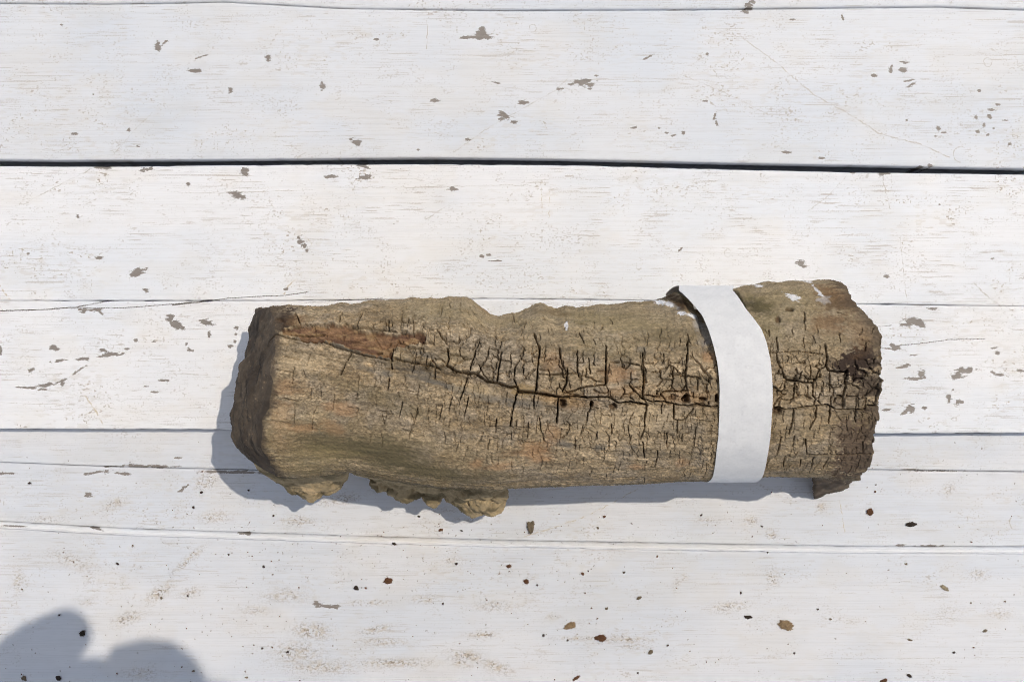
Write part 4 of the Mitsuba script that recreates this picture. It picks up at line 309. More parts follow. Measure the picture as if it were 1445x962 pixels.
for cx0 in np.arange(-150, 214, 4.6):              # short checks across the lower half, in staggered columns
    cyy = rng.uniform(-7, -1)
    while cyy > -48:
        cx = cx0 + rng.normal(0, 1.0); ln_ = rng.uniform(3.5, 10.5)
        dens = np.interp(cx, [-150, -120, -60, 0, 210], [0.12, 0.28, 0.62, 0.85, 0.9]) * np.interp(-cyy, [0, 25, 46], [1, 0.9, 0.5])
        if rng.random() < dens: short_check(cx, ip(cx, MAIN) + cyy, ln_, rng.normal(-0.10, 0.10), rng.uniform(0.18, 0.27), rng.uniform(0.6, 1.3), 0.3)
        cyy -= ln_ + rng.uniform(1.0, 6.0)
for cx0 in np.arange(-140, 222, 5.4):              # short checks in the upper half
    cyy = rng.uniform(8, 14)
    while cyy < 50:
        cx = cx0 + rng.normal(0, 1.3); ln_ = rng.uniform(2.5, 7.5)
        if rng.random() < (0.12 if cx < -60 else 0.5): short_check(cx, ip(cx, MAIN) + cyy, ln_, rng.normal(-0.05, 0.2), rng.uniform(0.2, 0.34), rng.uniform(0.7, 2.0), 0.35)
        cyy += ln_ + rng.uniform(1.5, 8.0)
for _ in range(90):                                # hairlines along the grain
    cx = rng.uniform(-150, 215); cyy = ip(cx, MAIN) + rng.uniform(-42, 46); ln_ = rng.uniform(3, 11)
    sl = np.interp(cx, [-150, 40, 215], [-0.2, -0.14, 0.0])
    add_crack(0.27, 1.2, [(cx, cyy), (cx + ln_, cyy + sl * ln_ + rng.normal(0, 0.4))])
segs = np.vstack(segs)
tops = np.where((up > 0.3).ravel())[0]
pq = np.stack([X.ravel()[tops], Y.ravel()[tops]], -1)
dist, near = cKDTree(segs[:, :2]).query(pq, k=6, distance_upper_bound=2.0)
ok = np.isfinite(dist); near = np.where(ok, near, 0)
cut = np.where(ok, segs[near, 3] * (1 - sstep(0.30, 1.0, dist / np.maximum(segs[near, 2], 0.17))), 0).max(1)
curl = np.where(ok[:, 0], np.exp(-(dist[:, 0] - segs[near[:, 0], 2]) ** 2 / 0.5), 0)
flat[tops] += -cut + 0.16 * curl * (cut < 0.05)

# the rotten hollow at the upper left, and knocked-out holes
poly = shapely.Polygon(HOLLOW)
bx = (X > -170) & (X < -35) & (Y > -20) & (Y < 30) & (up > 0.3)
pts = shapely.points(X[bx], Y[bx])
sd = np.where(shapely.contains(poly, pts), 1, -1) * shapely.distance(poly.boundary, pts) + 5.0 * (nfbm(np.stack([X[bx] * 0.22, Y[bx] * 0.4, X[bx] * 0], -1), 4, 71) - 0.5)
hollow = np.zeros_like(X); hollow[bx] = sstep(-0.25, 0.5, sd); hdeep = np.zeros_like(X); hdeep[bx] = np.clip(sd, 0, 5)
flat -= (hollow * (2.6 + 0.35 * hdeep + 3.0 * (nfbm(np.stack([X * 0.10, Y * 0.55, X * 0], -1), 4, 73) - 0.5))).ravel()
holes = np.zeros_like(X)
for hx, hy, rx, ry, d in HOLES:
    e = np.sqrt(((X - hx) / rx) ** 2 + ((Y - hy) / ry) ** 2) + 0.8 * wiggle(0.5, 81)
    h = sstep(1.05, 0.75, e) * up
    flat -= (d * h).ravel(); holes = np.maximum(holes, h)

# apply along the outward direction of the section
yt, yb = ip(X, TOP_EDGE), ip(X, LOW_EDGE)
ny, nz = (Y - (yt + yb) / 2), (pos[..., 2] - 70) * 1.1
l = np.hypot(ny, nz); ny, nz = ny / l, nz / l
dy, dz = disp * ny, disp * nz
dx = 0.6 * wiggle(0.3, 91)
# broken knobs under the lower edge: a row of lumps reaching down to the boards
lob = sstep(math.radians(181), math.radians(206), ph) * sstep(math.radians(252), math.radians(232), ph)
yo = ip(X, LOBES)
ext = np.where((X > LOBES[0][0]) & (X < LOBES[-1][0]), np.maximum(yb - yo, -12), 0.0)
core = sstep(math.radians(181), math.radians(212), ph) * sstep(math.radians(255), math.radians(240), ph)
strength = sstep(1.5, 9.0, yb - yo) * (X > LOBES[0][0]) * (X < LOBES[-1][0])
lump = nfbm(pos * 0.16, 3, 95) - 0.5
strength = np.clip(ip(X, [(x_, s_) for x_, s_ in ((-164, 0), (-150, 1), (-121, 1), (-113, 0), (-103, 0), (-96, 1), (-14, 1), (-2, 0))]), 0, 1)
dy -= core * strength * (6.0 + 5.0 * lump)
rag = nfbm(pos * np.array([0.35, 0.35, 0.35]), 3, 97) - 0.5
dx += core * strength * 4.0 * rag
dz -= core * strength * (22 + 14 * lump)
knob = core * strength
P = np.stack([X + dx, Y + dy, pos[..., 2] + dz], -1)

# ---------------------------------------------------------------- colour of the wood itself
S_ = lambda r, g, b: np.array([((v + 14.025) / 269.025) ** 2.4 for v in (r, g, b)])
col = np.empty(X.shape + (3,)); 
warm = nfbm(np.stack([X * 0.02, ygr * 0.09, pos[..., 2] * 0.09], -1), 4, 101)
tone = nfbm(np.stack([X * 0.05, ygr * 0.35, pos[..., 2] * 0.35], -1), 4, 103)
spk = nfbm(pos * np.array([0.9, 1.5, 1.5]), 3, 107)
blot = nfbm(pos * 0.09, 4, 109)
A, B, C_ = S_(180, 162, 134), S_(152, 133, 105), S_(160, 148, 131)
k = np.clip((warm - 0.3) / 0.4, 0, 1)[..., None]
col[:] = A * (1 - k) + B * k
g = sstep(0.42, 0.66, blot)[..., None] * 0.75
col = col * (1 - g) + C_ * g
spk2 = nfbm(pos * np.array([1.6, 2.6, 2.6]), 2, 108)
spk3 = sstep(0.28, 0.72, nfbm(pos * np.array([0.5, 0.85, 0.85]) + 71, 2, 110))
fleck = sstep(0.60, 0.74, nfbm(pos * np.array([1.0, 2.2, 2.2]), 2, 118))[..., None]
col *= (0.56 + 0.84 * tone)[..., None] * (0.42 + 1.16 * spk)[..., None] * (0.45 + 1.1 * spk2)[..., None] * (0.78 + 0.44 * fib2)[..., None] * (0.74 + 0.52 * spk3)[..., None]
col = col * (1 - 0.45 * fleck) + S_(196, 182, 156) * 0.45 * fleck
col *= (0.88 * (1 + 0.18 * tint))[..., None] * np.array([0.925, 0.912, 0.888])
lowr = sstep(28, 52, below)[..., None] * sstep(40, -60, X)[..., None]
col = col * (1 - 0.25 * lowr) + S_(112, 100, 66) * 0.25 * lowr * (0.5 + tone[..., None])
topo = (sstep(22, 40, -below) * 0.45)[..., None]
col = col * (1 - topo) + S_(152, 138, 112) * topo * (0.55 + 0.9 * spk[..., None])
dk = (sstep(0.56, 0.70, nfbm(np.stack([X * 0.03, ygr * 0.22, pos[..., 2] * 0.22], -1), 4, 113)) * 0.42)[..., None]
col = col * (1 - dk) + S_(92, 84, 70) * dk
pits = (sstep(0.60, 0.72, nfbm(pos * np.array([0.7, 2.0, 2.0]), 2, 117)) * 0.6)[..., None]
col = col * (1 - pits) + S_(84, 72, 52) * pits
TINT = {'char': S_(58, 47, 40), 'wet': S_(104, 89, 74), 'brown': S_(118, 92, 66), 'olivedark': S_(76, 70, 48), 'olive': S_(134, 122, 88), 'white': S_(224, 226, 230), 'bluewhite': S_(176, 180, 186),
        'dark': S_(98, 90, 68), 'grey': S_(112, 106, 96), 'brownd': S_(112, 94, 66), 'pale': S_(190, 172, 140), 'orange': S_(160, 124, 90), 'red': S_(130, 94, 68), 'darkbrown': S_(78, 62, 44), 'warm': S_(158, 126, 88), 'warmpale': S_(158, 136, 100)}
w1, w2 = nfbm(pos * np.array([0.12, 0.3, 0.3]), 4, 121) - 0.5, nfbm(pos * np.array([0.6, 1.1, 1.1]), 3, 123) - 0.5
for sx, sy, rx, ry, rot, kind, st in STAINS:
    c, s = math.cos(math.radians(rot)), math.sin(math.radians(rot))
    a, b = ((X - sx) * c + (Y - sy) * s) / rx, ((Y - sy) * c - (X - sx) * s) / ry
    e = np.sqrt(a * a + b * b)
    hard = kind in ('white', 'wet', 'char', 'warmpale')
    m = (sstep(1.10, 0.86, e + 1.3 * w1 + 1.6 * w2) if hard else sstep(1.35, 0.35, e + 1.3 * w1 + 0.8 * w2)) * st * (up > 0.05)
    if kind == 'olive': m = m * 0.65
    if kind == 'grey': m = m * (0.45 + 1.1 * fib2)
    m = np.clip(m, 0, 1)[..., None]
    col = col * (1 - m) + TINT[kind] * (0.55 + 0.9 * (0.5 * spk + 0.5 * tone))[..., None] * m
hb = hollow[..., None]
red = S_(132, 104, 79) * (0.35 + 1.3 * nfbm(np.stack([X * 0.12, Y * 0.5, X * 0], -1), 4, 131))[..., None] * (0.5 + spk)[..., None]
dkr = sstep(0.5, 0.65, nfbm(np.stack([X * 0.06, Y * 0.16, X * 0], -1), 3, 133))[..., None] * 0.75
red = red * (1 - dkr) + S_(86, 63, 51) * dkr
tnr = sstep(0.55, 0.66, nfbm(np.stack([X * 0.12, Y * 0.4, X * 0 + 9], -1), 3, 135))[..., None] * 0.7
red = red * (1 - tnr) + S_(158, 132, 98) * tnr * (0.5 + spk)[..., None]
col = col * (1 - hb) + red * hb
ho = holes[..., None] * 0.7
col = col * (1 - ho) + S_(92, 70, 52) * ho
kb = np.clip(knob, 0, 1)[..., None] * 0.8
col = col * (1 - kb) + (S_(136, 116, 82) * (1 - 0 * kb) * (0.35 + 1.3 * nfbm(pos * 0.3, 4, 137))[..., None]) * kb
# end grain: sawn, weathered dark
def end_colour(p, seed):
    t = nfbm(p * np.array([0.18, 0.18, 0.18]), 4, seed); u = nfbm(p * 0.9, 3, seed + 1); s = nfbm(p * np.array([0.05, 1.2, 0.05]), 3, seed + 2)
    c = S_(88, 78, 67) * (0.30 + 0.85 * t + 0.35 * u)[..., None]
    d = (sstep(0.5, 0.62, nfbm(p * 0.05, 3, seed + 3)) * 0.6)[..., None]
    c = c * (1 - d) + S_(54, 47, 42) * d
    w = (sstep(0.66, 0.72, u) * sstep(0.5, 0.7, t) * 0.6)[..., None]
    return c * (1 - w) + S_(150, 130, 105) * w
shr = sstep(11, 0.0, (mm(x_right(y, z)) - X) + 14 * w1 + 6 * w2)[..., None] * 0.75
col = col * (1 - shr) + end_colour(pos, 221) * 1.2 * shr
sh = sstep(5.5, 0.0, (X - mm(x_left(y, z))) + 8 * w1 + 3 * w2)[..., None] * 0.85
col = col * (1 - sh) + end_colour(pos, 201) * sh

# caps: rings from the rim to the middle of the face
def cap(rim, left, n, seed):
    mid = rim.mean(0)
    r = np.linspace(1, 0, n + 1)[1:, None, None]
    R = mid + (rim - mid) * r
    if left: R[..., 0] += (x_left(R[..., 1] / 1000, R[..., 2] / 1000) * 1000 - R[..., 0]) * np.minimum(1, (1 - r[..., 0]) * 30)
    w = np.minimum(1, (1 - r[..., 0]) * 8)
    bump = 2.6 * (nfbm(R * np.array([0.3, 0.09, 0.3]), 4, seed) - 0.5) + 1.2 * (nfbm(R * 0.4, 3, seed + 5) - 0.5)
    R[..., 0] += bump * w * (1 if left else 1)
    ang = (bump * 0.4 * w) if left else 0
    R[..., 2] -= ang
    return R
LC, RC = cap(P[0], True, 110, 301)[::-1], cap(P[-1], False, 30, 311)
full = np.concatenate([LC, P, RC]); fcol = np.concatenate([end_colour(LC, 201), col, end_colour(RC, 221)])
R_, N_ = full.shape[:2]
idx = np.arange(R_ * N_).reshape(R_, N_); nx_ = np.roll(idx, -1, 1)
quads = np.stack([idx[:-1], idx[1:], nx_[1:], nx_[:-1]], -1)
verts = full.reshape(-1, 3) / 1000.0
# lay it down on the boards: nothing may dip through them
floor = np.where(verts[:, 1] > (ip(verts[:, 0] * 1000, J_DE) / 1000 - 0.0012), 0.0004, np.where(verts[:, 1] > ip(verts[:, 0] * 1000, J_EF) / 1000 + 0.002, zE + 0.0004, zF + 0.0019))
verts[:, 2] = np.maximum(verts[:, 2], floor)
tri = lambda q: np.vstack([q[:, [0, 1, 2]], q[:, [0, 2, 3]]])
fall = tri(quads.reshape(-1, 4))
fn_ = np.cross(verts[fall[:, 1]] - verts[fall[:, 0]], verts[fall[:, 2]] - verts[fall[:, 0]])
vn = np.zeros_like(verts)
for kk in range(3):
    for ax in range(3): vn[:, ax] += np.bincount(fall[:, kk], fn_[:, ax], len(verts))
vn /= np.maximum(np.linalg.norm(vn, axis=1, keepdims=True), 1e-30)
cap_quads = np.zeros(quads.shape[:2], int)                      # which part each face belongs to
n0 = len(LC)
cap_quads[:n0] = 1; cap_quads[n0 + NU - 1:] = 2
for name, v in (('log_wood', 0.85), ):
    scene[name] = {'type': 'twosided', 'b': {'type': 'principled', 'base_color': {'type': 'mesh_attribute', 'name': 'vertex_color'}, 'roughness': v, 'specular': 0.25}}
fcol = np.clip(fcol.reshape(-1, 3), 0.008, 0.85)
def log_part(key, code, label):
    q = quads[cap_quads == code]
    used, inv = np.unique(q, return_inverse=True)
    f = tri(inv.reshape(-1, 4))
    path = meshkit.write_ply((verts[used], f), True, None, fcol[used], normals=vn[used])
    scene[key] = {'type': 'ply', 'filename': path, 'face_normals': False, 'bsdf': {'type': 'ref', 'id': 'log_wood'}}
    if label: labels[key] = {'label': label}
labels['log'] = {'label': 'weathered brown cracked log lying on white boards, with broken knobs along its lower edge', 'category': 'log'}
log_part('log__trunk', 0, None)
log_part('log__end_face', 1, 'dark sloping left end of the log')
log_part('log__end_face_001', 2, 'dark broken right end of the log')

# broken knobs under the lower edge and the stub at the right: lumps that reach from the trunk down to the boards
MAN = manifold3d.Manifold
def lump_mesh(lip, lumps, edge, it, amp, seed, z_in=59, z_lip=21):
    """a skirt that slopes from the flank of the trunk down to a ragged lip, with lumps half buried in the lip"""
    dot = lambda x_, y_, z_, r_, s_=1.0: MAN.sphere(r_, 20).scale((1, 1, s_)).translate((x_, y_, z_))
    pa = [[dot(x_, -75, z_in, 12.5), dot(x_, y_ + 7, z_lip, 6.0), dot(x_, -80, z_lip + 4, 6.0)] for x_, y_ in lip]
    pt_ = [MAN.batch_hull(a_ + b_) for a_, b_ in zip(pa[:-1], pa[1:])] + [dot(x_, y_ + r_ * 0.95, z_, r_, s_) for x_, y_, z_, r_, s_ in lumps]
    m = MAN.batch_boolean(pt_, manifold3d.OpType.Add).refine_to_length(edge).to_mesh()
    t = trimesh.Trimesh(m.vert_properties[:, :3], m.tri_verts, process=True)
    trimesh.smoothing.filter_taubin(t, iterations=it)
    v, n = np.array(t.vertices), np.array(t.vertex_normals)
    near_lip = sstep(-86, -97, v[:, 1])
    g = nfbm(v * 0.15, 3, seed) - 0.5; h = np.abs(nfbm(v * 0.30, 3, seed + 3) - 0.5); k = nfbm(v * np.array([0.35, 1.1, 1.1]), 4, seed + 5) - 0.5
    v = v + n * (amp * (near_lip * (6.5 * g - 7.0 * h + 1.2) + 1.5 * k))[:, None]
    v[:, 2] = np.maximum(v[:, 2], np.where(v[:, 1] > ip(v[:, 0], J_EF) + 2, 1000 * zE, 1000 * zF + 1.9) + 0.4)
    w_ = nfbm(np.stack([v[:, 0] * 0.035, v[:, 1] * 0.35, v[:, 2] * 0.35], -1), 4, 103)
    c = S_(166, 148, 116) * (0.22 + 0.5 * nfbm(v * 0.25, 4, seed + 7) + 0.55 * nfbm(v * 1.1, 3, seed + 8) + 0.4 * w_)[:, None]
    d = (sstep(0.46, 0.64, nfbm(v * np.array([0.06, 0.14, 0.12]), 3, seed + 9)) * 0.65)[:, None]
    c = c * (1 - d) + S_(84, 76, 54) * (0.5 + 1.0 * nfbm(v * 0.9, 2, seed + 10))[:, None] * d
    return t, v, c
def lump_part(key, t, v, c, label):
    scene[key] = mikit.ply(trimesh.Trimesh(v / 1000, t.faces, process=False), 'log_wood', smooth=True, color=np.clip(c, 0.008, 0.85)); labels[key] = {'label': label}
t_, v_, c_ = lump_mesh([(-155, -93), (-149, -99), (-143, -102), (-135, -103.5), (-126, -102), (-119, -99), (-115.5, -97)], [(-135, -106, 36, 11, 1.0), (-145, -102, 38, 9, 1.0), (-125, -103, 36, 9, 1.1), (-119, -100, 38, 6, 1.3)], 0.9, 8, 0.8, 501, 62, 41)
e_ = np.sqrt(((v_[:, 0] + 133.5) / 5.0) ** 2 + ((v_[:, 1] + 98.5 + 0.25 * (v_[:, 0] + 133.5)) / 2.6) ** 2) + 1.2 * (nfbm(v_ * 0.6, 3, 5) - 0.5)
p_ = (sstep(1.1, 0.75, e_) * sstep(15, 30, v_[:, 2]))[:, None]
lump_part('log__knob', t_, v_, c_ * (1 - p_) + S_(196, 172, 134) * p_, 'rounded knob with a pale spot under the left end')
t_, v_, c_ = lump_mesh([(-97, -90), (-91, -95), (-84, -99), (-77, -102), (-71, -104), (-64, -103), (-57, -105), (-50, -105), (-42, -106), (-36, -107)],
                       [(-88, -101, 34, 7.5, 1.1), (-80, -104, 30, 5.5, 1.2), (-72, -109.5, 27, 8, 1.2), (-64, -107, 28, 5, 1.2), (-55, -111.5, 25, 7, 1.3), (-47, -106, 28, 5, 1.2), (-40, -109, 27, 6.5, 1.2), (-76, -98, 42, 6, 0.9), (-60, -99, 42, 6, 0.9), (-45, -100, 42, 6, 0.9)], 0.9, 5, 0.8, 521, 62, 31)
lump_part('log__knob_001', t_, v_, c_, 'row of small ragged knobs in the middle of the lower edge')
t_, v_, c_ = lump_mesh([(-36, -106), (-30, -112), (-22, -114), (-13, -113), (-9, -106)], [(-27, -119.5, 20, 10, 1.2), (-14, -118.5, 21, 9.5, 1.3), (-36, -112, 25, 6.5, 1.3), (-21, -114, 30, 9, 1.1), (-10, -108, 34, 7.5, 1.2), (-29, -106, 42, 8, 0.9), (-16, -104, 44, 7, 0.9)], 0.9, 5, 0.8, 541, 62, 27)
lump_part('log__knob_002', t_, v_, c_, 'largest ragged knob, right of the row of small ones')
fp = np.array([(198, -76, 62), (218, -74, 62), (200, -88, 48), (220, -86, 50), (212, -101, 6), (217, -113, -11), (225, -109, -11), (232, -105, 0), (239, -104, -4), (233, -94, 20), (214, -86, -11), (236, -78, -11), (232, -78, 20)], float)
m_ = MAN.hull_points([tuple(q_) for q_ in fp]).refine_to_length(1.2).to_mesh()
t_ = trimesh.Trimesh(m_.vert_properties[:, :3], m_.tri_verts, process=True); trimesh.smoothing.filter_taubin(t_, iterations=8)
v_ = np.array(t_.vertices) + np.array(t_.vertex_normals) * (6.0 * (nfbm(np.array(t_.vertices) * np.array([0.16, 0.25, 0.10]), 4, 561) - 0.5))[:, None]
v_[:, 2] = np.maximum(v_[:, 2], 1000 * zE + 0.4)
lump_part('log__foot', t_, v_, end_colour(v_, 231) * 1.25, 'dark angular stub under the right end')

# ---------------------------------------------------------------- strip of white paper tape round the log
nt, ns = 220, 26
yt0, yb0 = TAPE_Y[0] / 1000, TAPE_Y[1] / 1000
pt = np.linspace(-0.75, math.pi + 0.75, nt)
ym, aa = (yt0 + yb0) / 2, (yt0 - yb0) / 2
ty = ym + aa * np.sign(np.cos(pt)) * np.abs(np.cos(pt)) ** PE
tz = 0.070 + np.where(np.sin(pt) > 0, 0.0632, 0.049) * np.sign(np.sin(pt)) * np.abs(np.sin(pt)) ** PE
# a strip pulled tight: the hull of the wood under it
under = (P[..., 0] > 117) & (P[..., 0] < np.where(P[..., 2] > 92, 172, 141)) & (P[..., 2] > 5)
hull = shapely.MultiPoint(P[under][::7, 1:] / 1000).convex_hull
ctr = np.array([ym, 0.066])
for n_, p_ in enumerate(pt):
    hit = shapely.intersection(hull, shapely.LineString([ctr, ctr + 0.3 * np.array([math.cos(p_), math.sin(p_)])]))
    ty[n_], tz[n_] = hit.coords[-1]
from scipy.ndimage import gaussian_filter1d
ty = np.minimum(ty, yt0)
ty, tz = gaussian_filter1d(ty, 2.5), gaussian_filter1d(tz, 2.5)
xl, xr = ip(ty * 1000, TAPE_L) / 1000, ip(ty * 1000, TAPE_R) / 1000
ss = np.linspace(0, 1, ns)
TX = xl[:, None] + (xr - xl)[:, None] * ss
TY, TZ = np.repeat(ty[:, None], ns, 1), np.repeat(tz[:, None], ns, 1)
tyl = ip(TX * 1000, TOP_EDGE) * 0
nrm = np.stack([np.cos(pt), np.sin(pt)], -1)
wr = 0.0004 * (nfbm(np.stack([TX * 60, TY * 25, TZ * 25], -1), 3, 401) - 0.5) + 0.0003 * (nfbm(np.stack([TX * 260, TY * 160, TZ * 160], -1), 3, 403) - 0.5)
TX = TX + (0.0005 * (nfbm(np.stack([TY * 90, TZ * 90, TX * 0], -1), 3, 405) - 0.5)) * (np.abs(ss - 0.5) * 2)
def sheet(off):
    return np.stack([TX, TY + nrm[:, None, 0] * (wr + off), TZ + nrm[:, None, 1] * (wr + off)], -1).reshape(-1, 3)
o, i_ = sheet(0.0005), sheet(0.0003)
ti = np.arange(nt * ns).reshape(nt, ns)
fo_ = np.stack([ti[:-1, :-1], ti[:-1, 1:], ti[1:, 1:], ti[1:, :-1]], -1).reshape(-1, 4)
rim = np.concatenate([ti[0, :], ti[1:, -1], ti[-1, -2::-1], ti[-2:0:-1, 0]])
rq = np.stack([rim, np.roll(rim, -1), np.roll(rim, -1) + nt * ns, rim + nt * ns], -1)
tape = trimesh.Trimesh(np.vstack([o, i_]), np.vstack([tri(fo_), tri(fo_)[:, ::-1] + nt * ns, tri(rq)]), process=False)
tape.fix_normals()
def paper(p, n, uv):
    x, y, z = p.x * 1000, p.y * 1000, p.z * 1000
    m = fbm(x * 0.18, y * 0.18, z * 0.18, 4); f = fbm(x * 1.1, y * 1.1, z * 1.1, 3)
    c = mix(mi.Color3f(0.70, 0.712, 0.722), mi.Color3f(0.66, 0.672, 0.685), smoothstep(0.35, 0.68, m))
    g = smoothstep(0.62, 0.74, fbm(x * 0.5, y * 0.9, z * 0.9, 4))
    return c * (0.93 + 0.12 * f) * (1 - 0.06 * g)
scene['tape_paper'] = {'type': 'twosided', 'b': {'type': 'principled', 'base_color': proc(paper), 'roughness': 0.62, 'specular': 0.35}}
put('paper_tape', tape, 'tape_paper', 'white strip of paper tape wrapped round the right half of the log', 'tape', smooth=30)

# ---------------------------------------------------------------- crumbs of wood on the lower boards
CR = {0: (0.035, 0.027, 0.022), 1: (0.11, 0.055, 0.03), 2: (0.16, 0.13, 0.09), 3: (0.24, 0.17, 0.10), 4: (0.27, 0.23, 0.16)}
for k_, c in CR.items():
    def crumb_col(p, n, uv, c=c):
        f = fbm(p.x * 1500, p.y * 1500, p.z * 1500, 3)
        return mi.Color3f(*c) * (0.45 + 1.1 * f)
    scene['crumb_%s' % 'abcde'[k_]] = {'type': 'twosided', 'b': {'type': 'principled', 'base_color': proc(crumb_col), 'roughness': 0.9, 'specular': 0.2}}
def floor_at(x, y):
    return 0.0 if y > ip(x * 1000, J_DE) / 1000 else (zE if y > ip(x * 1000, J_EF) / 1000 else zF)
BIG = {(749, 744): None}
big_labels = {0: 'grey brown crumb of bark standing right of the largest knob, in front of the log', 1: 'small reddish brown crumb on the board below the row of knobs', 2: 'flat tan crumb left of a rough brown one on the lowest board',
              3: 'rough reddish brown crumb with a jagged edge, right of a flat tan one', 4: 'largest tan crumb of wood, low on the right of the lowest board', 5: 'brown crumb just below the stub at the right end of the log',
              6: 'dark two-lobed crumb to the right of and below the log', 7: 'black crumb left of the largest tan crumb', 8: 'pale tan seed-shaped flake lying far right on the lowest board', 9: 'round black crumb at the edge of the shadow, lower left'}
rng = np.random.default_rng(77)
for n, (cx, cy_, rx, ry, kd) in enumerate(CRUMBS):
    m = trimesh.creation.icosphere(subdivisions=3 if n < 10 else 2, radius=1.0)
    v = m.vertices.copy()
    v *= (1 + 1.5 * (nfbm(v * 1.1 + n * 7.3, 3, n) - 0.5) + 1.0 * (nfbm(v * 3.0 + n * 3.1, 2, n + 3) - 0.5))[:, None]
    if n == 6: v[:, 0] += 0.5 * np.sign(v[:, 0]) * (1 - v[:, 1] ** 2).clip(0)
    sc_ = 0.95 if max(rx, ry) > 1.6 else 0.7
    sx, sy = rx * sc_ / 1000, ry * sc_ / 1000
    sz = (0.0022 if n == 0 else min(sx, sy) * rng.uniform(0.55, 0.9))
    ang = 0 if n not in (2, 4, 8) else {2: 0.3, 4: -0.25, 8: -0.5}[n]
    if n >= 10: ang = rng.uniform(-0.6, 0.6)
    v = v * np.array([sx, sy, sz]); c, s = math.cos(ang), math.sin(ang)
    v = np.stack([v[:, 0] * c - v[:, 1] * s, v[:, 0] * s + v[:, 1] * c, v[:, 2]], -1)
    v[:, 2] = np.maximum(v[:, 2], -0.45 * sz)
    fz = floor_at(cx / 1000, cy_ / 1000)
    v += np.array([cx / 1000, cy_ / 1000, fz - v[:, 2].min() + 0.0001])
    m = trimesh.Trimesh(v, m.faces, process=False)
    key = 'crumb' + ('_%03d' % n if n else '')
    if n < 10: put(key, m, 'crumb_%s' % 'abcde'[kd], big_labels[n], 'crumb', 'crumbs of wood on the lower boards', smooth=40)
    else: put(key, m, 'crumb_%s' % 'abcde'[kd], 'tiny %s crumb of wood lying loose on the white lower boards' % {0: 'blackish', 1: 'reddish brown', 2: 'grey brown', 3: 'tan', 4: 'tan'}[kd], 'crumb', 'tiny %s crumbs' % {0: 'blackish', 1: 'reddish brown', 2: 'grey brown', 3: 'tan', 4: 'tan'}[kd], smooth=40)
dv, df = [], []
octa = trimesh.creation.icosahedron()
for n in range(900):
    if rng.random() < 0.6: px, py = rng.normal(-0.10, 0.14), -0.13 - abs(rng.normal(0, 0.055))
    else: px, py = rng.uniform(-0.37, 0.37), rng.uniform(-0.245, -0.07)
    if not (-0.38 < px < 0.38 and -0.26 < py): continue
    s = rng.uniform(0.16, 0.42) / 1000 * (1.5 if rng.random() < 0.1 else 1)
    v = octa.vertices * np.array([rng.uniform(0.8, 1.9), rng.uniform(0.7, 1.1), 0.6]) * s * (1 + 0.3 * rng.uniform(-1, 1, (12, 1)))
    a = rng.normal(0, 0.6); c_, s_ = math.cos(a), math.sin(a)
    v = np.stack([v[:, 0] * c_ - v[:, 1] * s_, v[:, 0] * s_ + v[:, 1] * c_, v[:, 2]], -1) + np.array([px, py, floor_at(px, py) + 0.5 * s])
    df.append(octa.faces + 12 * len(dv)); dv.append(v)
put('wood_dust', (np.vstack(dv), np.vstack(df)), 'crumb_b', 'fine brown wood dust and specks scattered over the lower boards', 'dust', kind='stuff')

# ---------------------------------------------------------------- the photographer kneeling beyond the lower edge, whose shadow falls into the lower left corner
def ball(p, r): return MAN.sphere(r, 24).translate(tuple(map(float, p)))
def limb(*pr):
    return [MAN.batch_hull([ball(a, ra), ball(b, rb)]) for (a, ra), (b, rb) in zip(pr[:-1], pr[1:])]
def body_mesh(parts, edge=0.012, it=8):
    m = MAN.batch_boolean(parts, manifold3d.OpType.Add).refine_to_length(edge).to_mesh()
    t = trimesh.Trimesh(m.vert_properties[:, :3], m.tri_verts, process=True)
    trimesh.smoothing.filter_taubin(t, iterations=it)
    return t
skin, jacket, trousers, boots = [], [], [], []
HAND = np.array([0.094, -0.021, 0.830])
for s in (1, -1):
    k = np.array([s, 1, 1])
    sh_, el, ha = np.array([0.19, -0.36, 0.93]) * k, np.array([0.29, -0.135, 0.765]) * k, HAND * k
    skin += limb((sh_, 0.05), (el, 0.04), (ha + np.array([0.03 * s, -0.040, -0.005]), 0.027), (ha, 0.036))
    for oy, ln_ in ((0.020, 0.95), (0.003, 1.05), (-0.015, 1.0), (-0.031, 0.8)):
        b0 = ha + np.array([0.006 * s, oy, -0.012])
        skin += limb((b0, 0.0098), (b0 + np.array([-0.006 * s, 0.001, -0.016 * ln_]), 0.0092), (b0 + np.array([-0.026 * s * ln_, 0.002, -0.020]), 0.0082), (b0 + np.array([-0.040 * s * ln_, 0.002, -0.008]), 0.0075))
    skin += limb((ha + np.array([-0.01 * s, -0.01, 0.03]), 0.012), (ha + np.array([-0.03 * s, -0.02, 0.055]), 0.010), (ha + np.array([-0.05 * s, -0.012, 0.068]), 0.009))
    jacket += limb((sh_, 0.068), (el, 0.055), (ha + np.array([0.03 * s, -0.040, -0.008]), 0.046)) + limb((sh_, 0.07), (np.array([0.05 * s, -0.38, 0.93]), 0.10), (np.array([0.10 * s, -0.80, 0.50]), 0.13))
    hip, kn, an, toe = np.array([0.11 * s, -0.83, 0.42]), np.array([0.15 * s, -0.52, 0.055]), np.array([0.13 * s, -0.93, 0.055]), np.array([0.13 * s, -1.05, 0.03])
    trousers += limb((hip, 0.115), (kn, 0.062), (an, 0.052))
    skin += limb((hip, 0.07), (kn, 0.05), (an, 0.04), (toe, 0.025))
    boots.append(limb((an + np.array([0, -0.01, 0.0]), 0.055), (toe + np.array([0, -0.03, 0.008]), 0.032)))
trousers += limb((np.array([-0.1, -0.83, 0.42]), 0.12), (np.array([0.1, -0.83, 0.42]), 0.12))
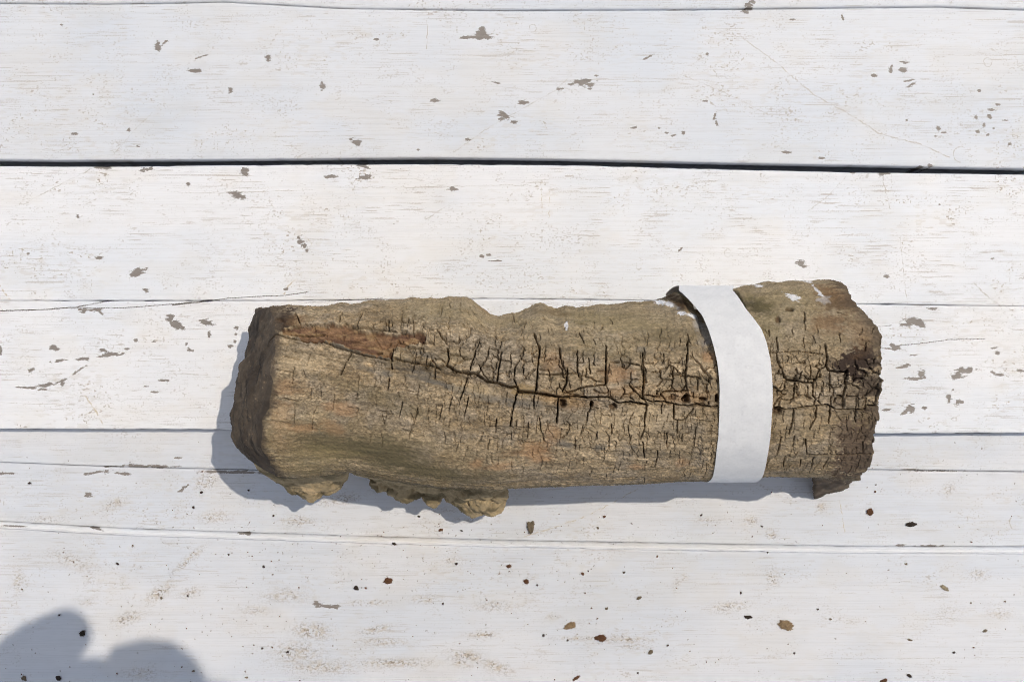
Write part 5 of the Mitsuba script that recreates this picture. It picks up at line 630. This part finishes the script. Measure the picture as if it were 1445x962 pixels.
jacket += limb((np.array([0, -0.36, 0.93]), 0.11), (np.array([0, -0.78, 0.54]), 0.14)) + limb((np.array([0, -0.30, 0.965]), 0.075), (np.array([0, -0.36, 0.93]), 0.10))
head = np.array([0, -0.075, 1.03])
skin += limb((np.array([0, -0.34, 0.95]), 0.06), (np.array([0, -0.16, 1.02]), 0.055), (head + np.array([0, 0.01, 0.01]), 0.078)) + limb((head + np.array([0, 0.03, 0.0]), 0.085), (head + np.array([0, -0.05, -0.045]), 0.05))
skin += [ball(head + np.array([0.082 * s, -0.005, 0.0]), 0.02) for s in (1, -1)] + limb((head + np.array([0, 0.012, -0.07]), 0.014), (head + np.array([0, -0.012, -0.086]), 0.013))
skin += limb((np.array([0, -0.36, 0.93]), 0.08), (np.array([0, -0.80, 0.5]), 0.10)) + limb((np.array([-0.19, -0.36, 0.93]), 0.05), (np.array([0.19, -0.36, 0.93]), 0.05))
hair = [ball(head + np.array([0, 0.035, 0.03]), 0.092), ball(head + np.array([0, -0.03, 0.045]), 0.08)]
for key, c, r in (('skin_tone', (0.42, 0.26, 0.19), 0.6), ('jacket_cloth', (0.045, 0.055, 0.085), 0.9), ('trouser_cloth', (0.05, 0.05, 0.055), 0.9), ('boot_leather', (0.04, 0.03, 0.025), 0.6), ('hair_brown', (0.05, 0.035, 0.025), 0.7), ('camera_black', (0.025, 0.025, 0.027), 0.45)):
    scene[key] = {'type': 'twosided', 'b': {'type': 'principled', 'base_color': {'type': 'rgb', 'value': list(c)}, 'roughness': r}}
labels['person'] = {'label': 'kneeling person seen only by the shadow of a hand at lower left', 'category': 'person'}
put('person__body', body_mesh(skin, 0.008), 'skin_tone', smooth=True)
put('person__jacket', body_mesh(jacket, 0.015), 'jacket_cloth', smooth=True)
put('person__trousers', body_mesh(trousers, 0.015), 'trouser_cloth', smooth=True)
put('person__boot', body_mesh(boots[0], 0.015), 'boot_leather', smooth=True)
put('person__boot_001', body_mesh(boots[1], 0.015), 'boot_leather', smooth=True)
put('person__hair', body_mesh(hair, 0.012), 'hair_brown', smooth=True)
# the camera in those hands: lens barrel pointing down round the point of view, body above it
labels['camera_in_hand'] = {'label': 'camera pointing down, seen only as the rounded block of shadow at lower left', 'category': 'camera'}
ring = lambda pts: trimesh.creation.revolve(np.array(pts), sections=64)
lens = ring([(0.0135, 0.752), (0.0155, 0.7505), (0.0185, 0.752), (0.0185, 0.768), (0.021, 0.771), (0.021, 0.795), (0.023, 0.799), (0.023, 0.828), (0.0, 0.828), (0.0, 0.790), (0.010, 0.786), (0.0135, 0.752)])
put('camera_in_hand__lens', lens, 'camera_black', smooth=35)
rb = lambda lo, hi, r: MAN.batch_hull([ball((x_, y_, z_), r) for x_ in (lo[0], hi[0]) for y_ in (lo[1], hi[1]) for z_ in (lo[2], hi[2])])
bm = (rb((-0.058, -0.052, 0.834), (0.058, -0.002, 0.872), 0.008) + rb((-0.016, -0.02, 0.838), (0.016, 0.002, 0.866), 0.008) + rb((0.045, -0.055, 0.826), (0.06, -0.016, 0.846), 0.008)).to_mesh()
put('camera_in_hand__body', (bm.vert_properties[:, :3], bm.tri_verts), 'camera_black', smooth=35)
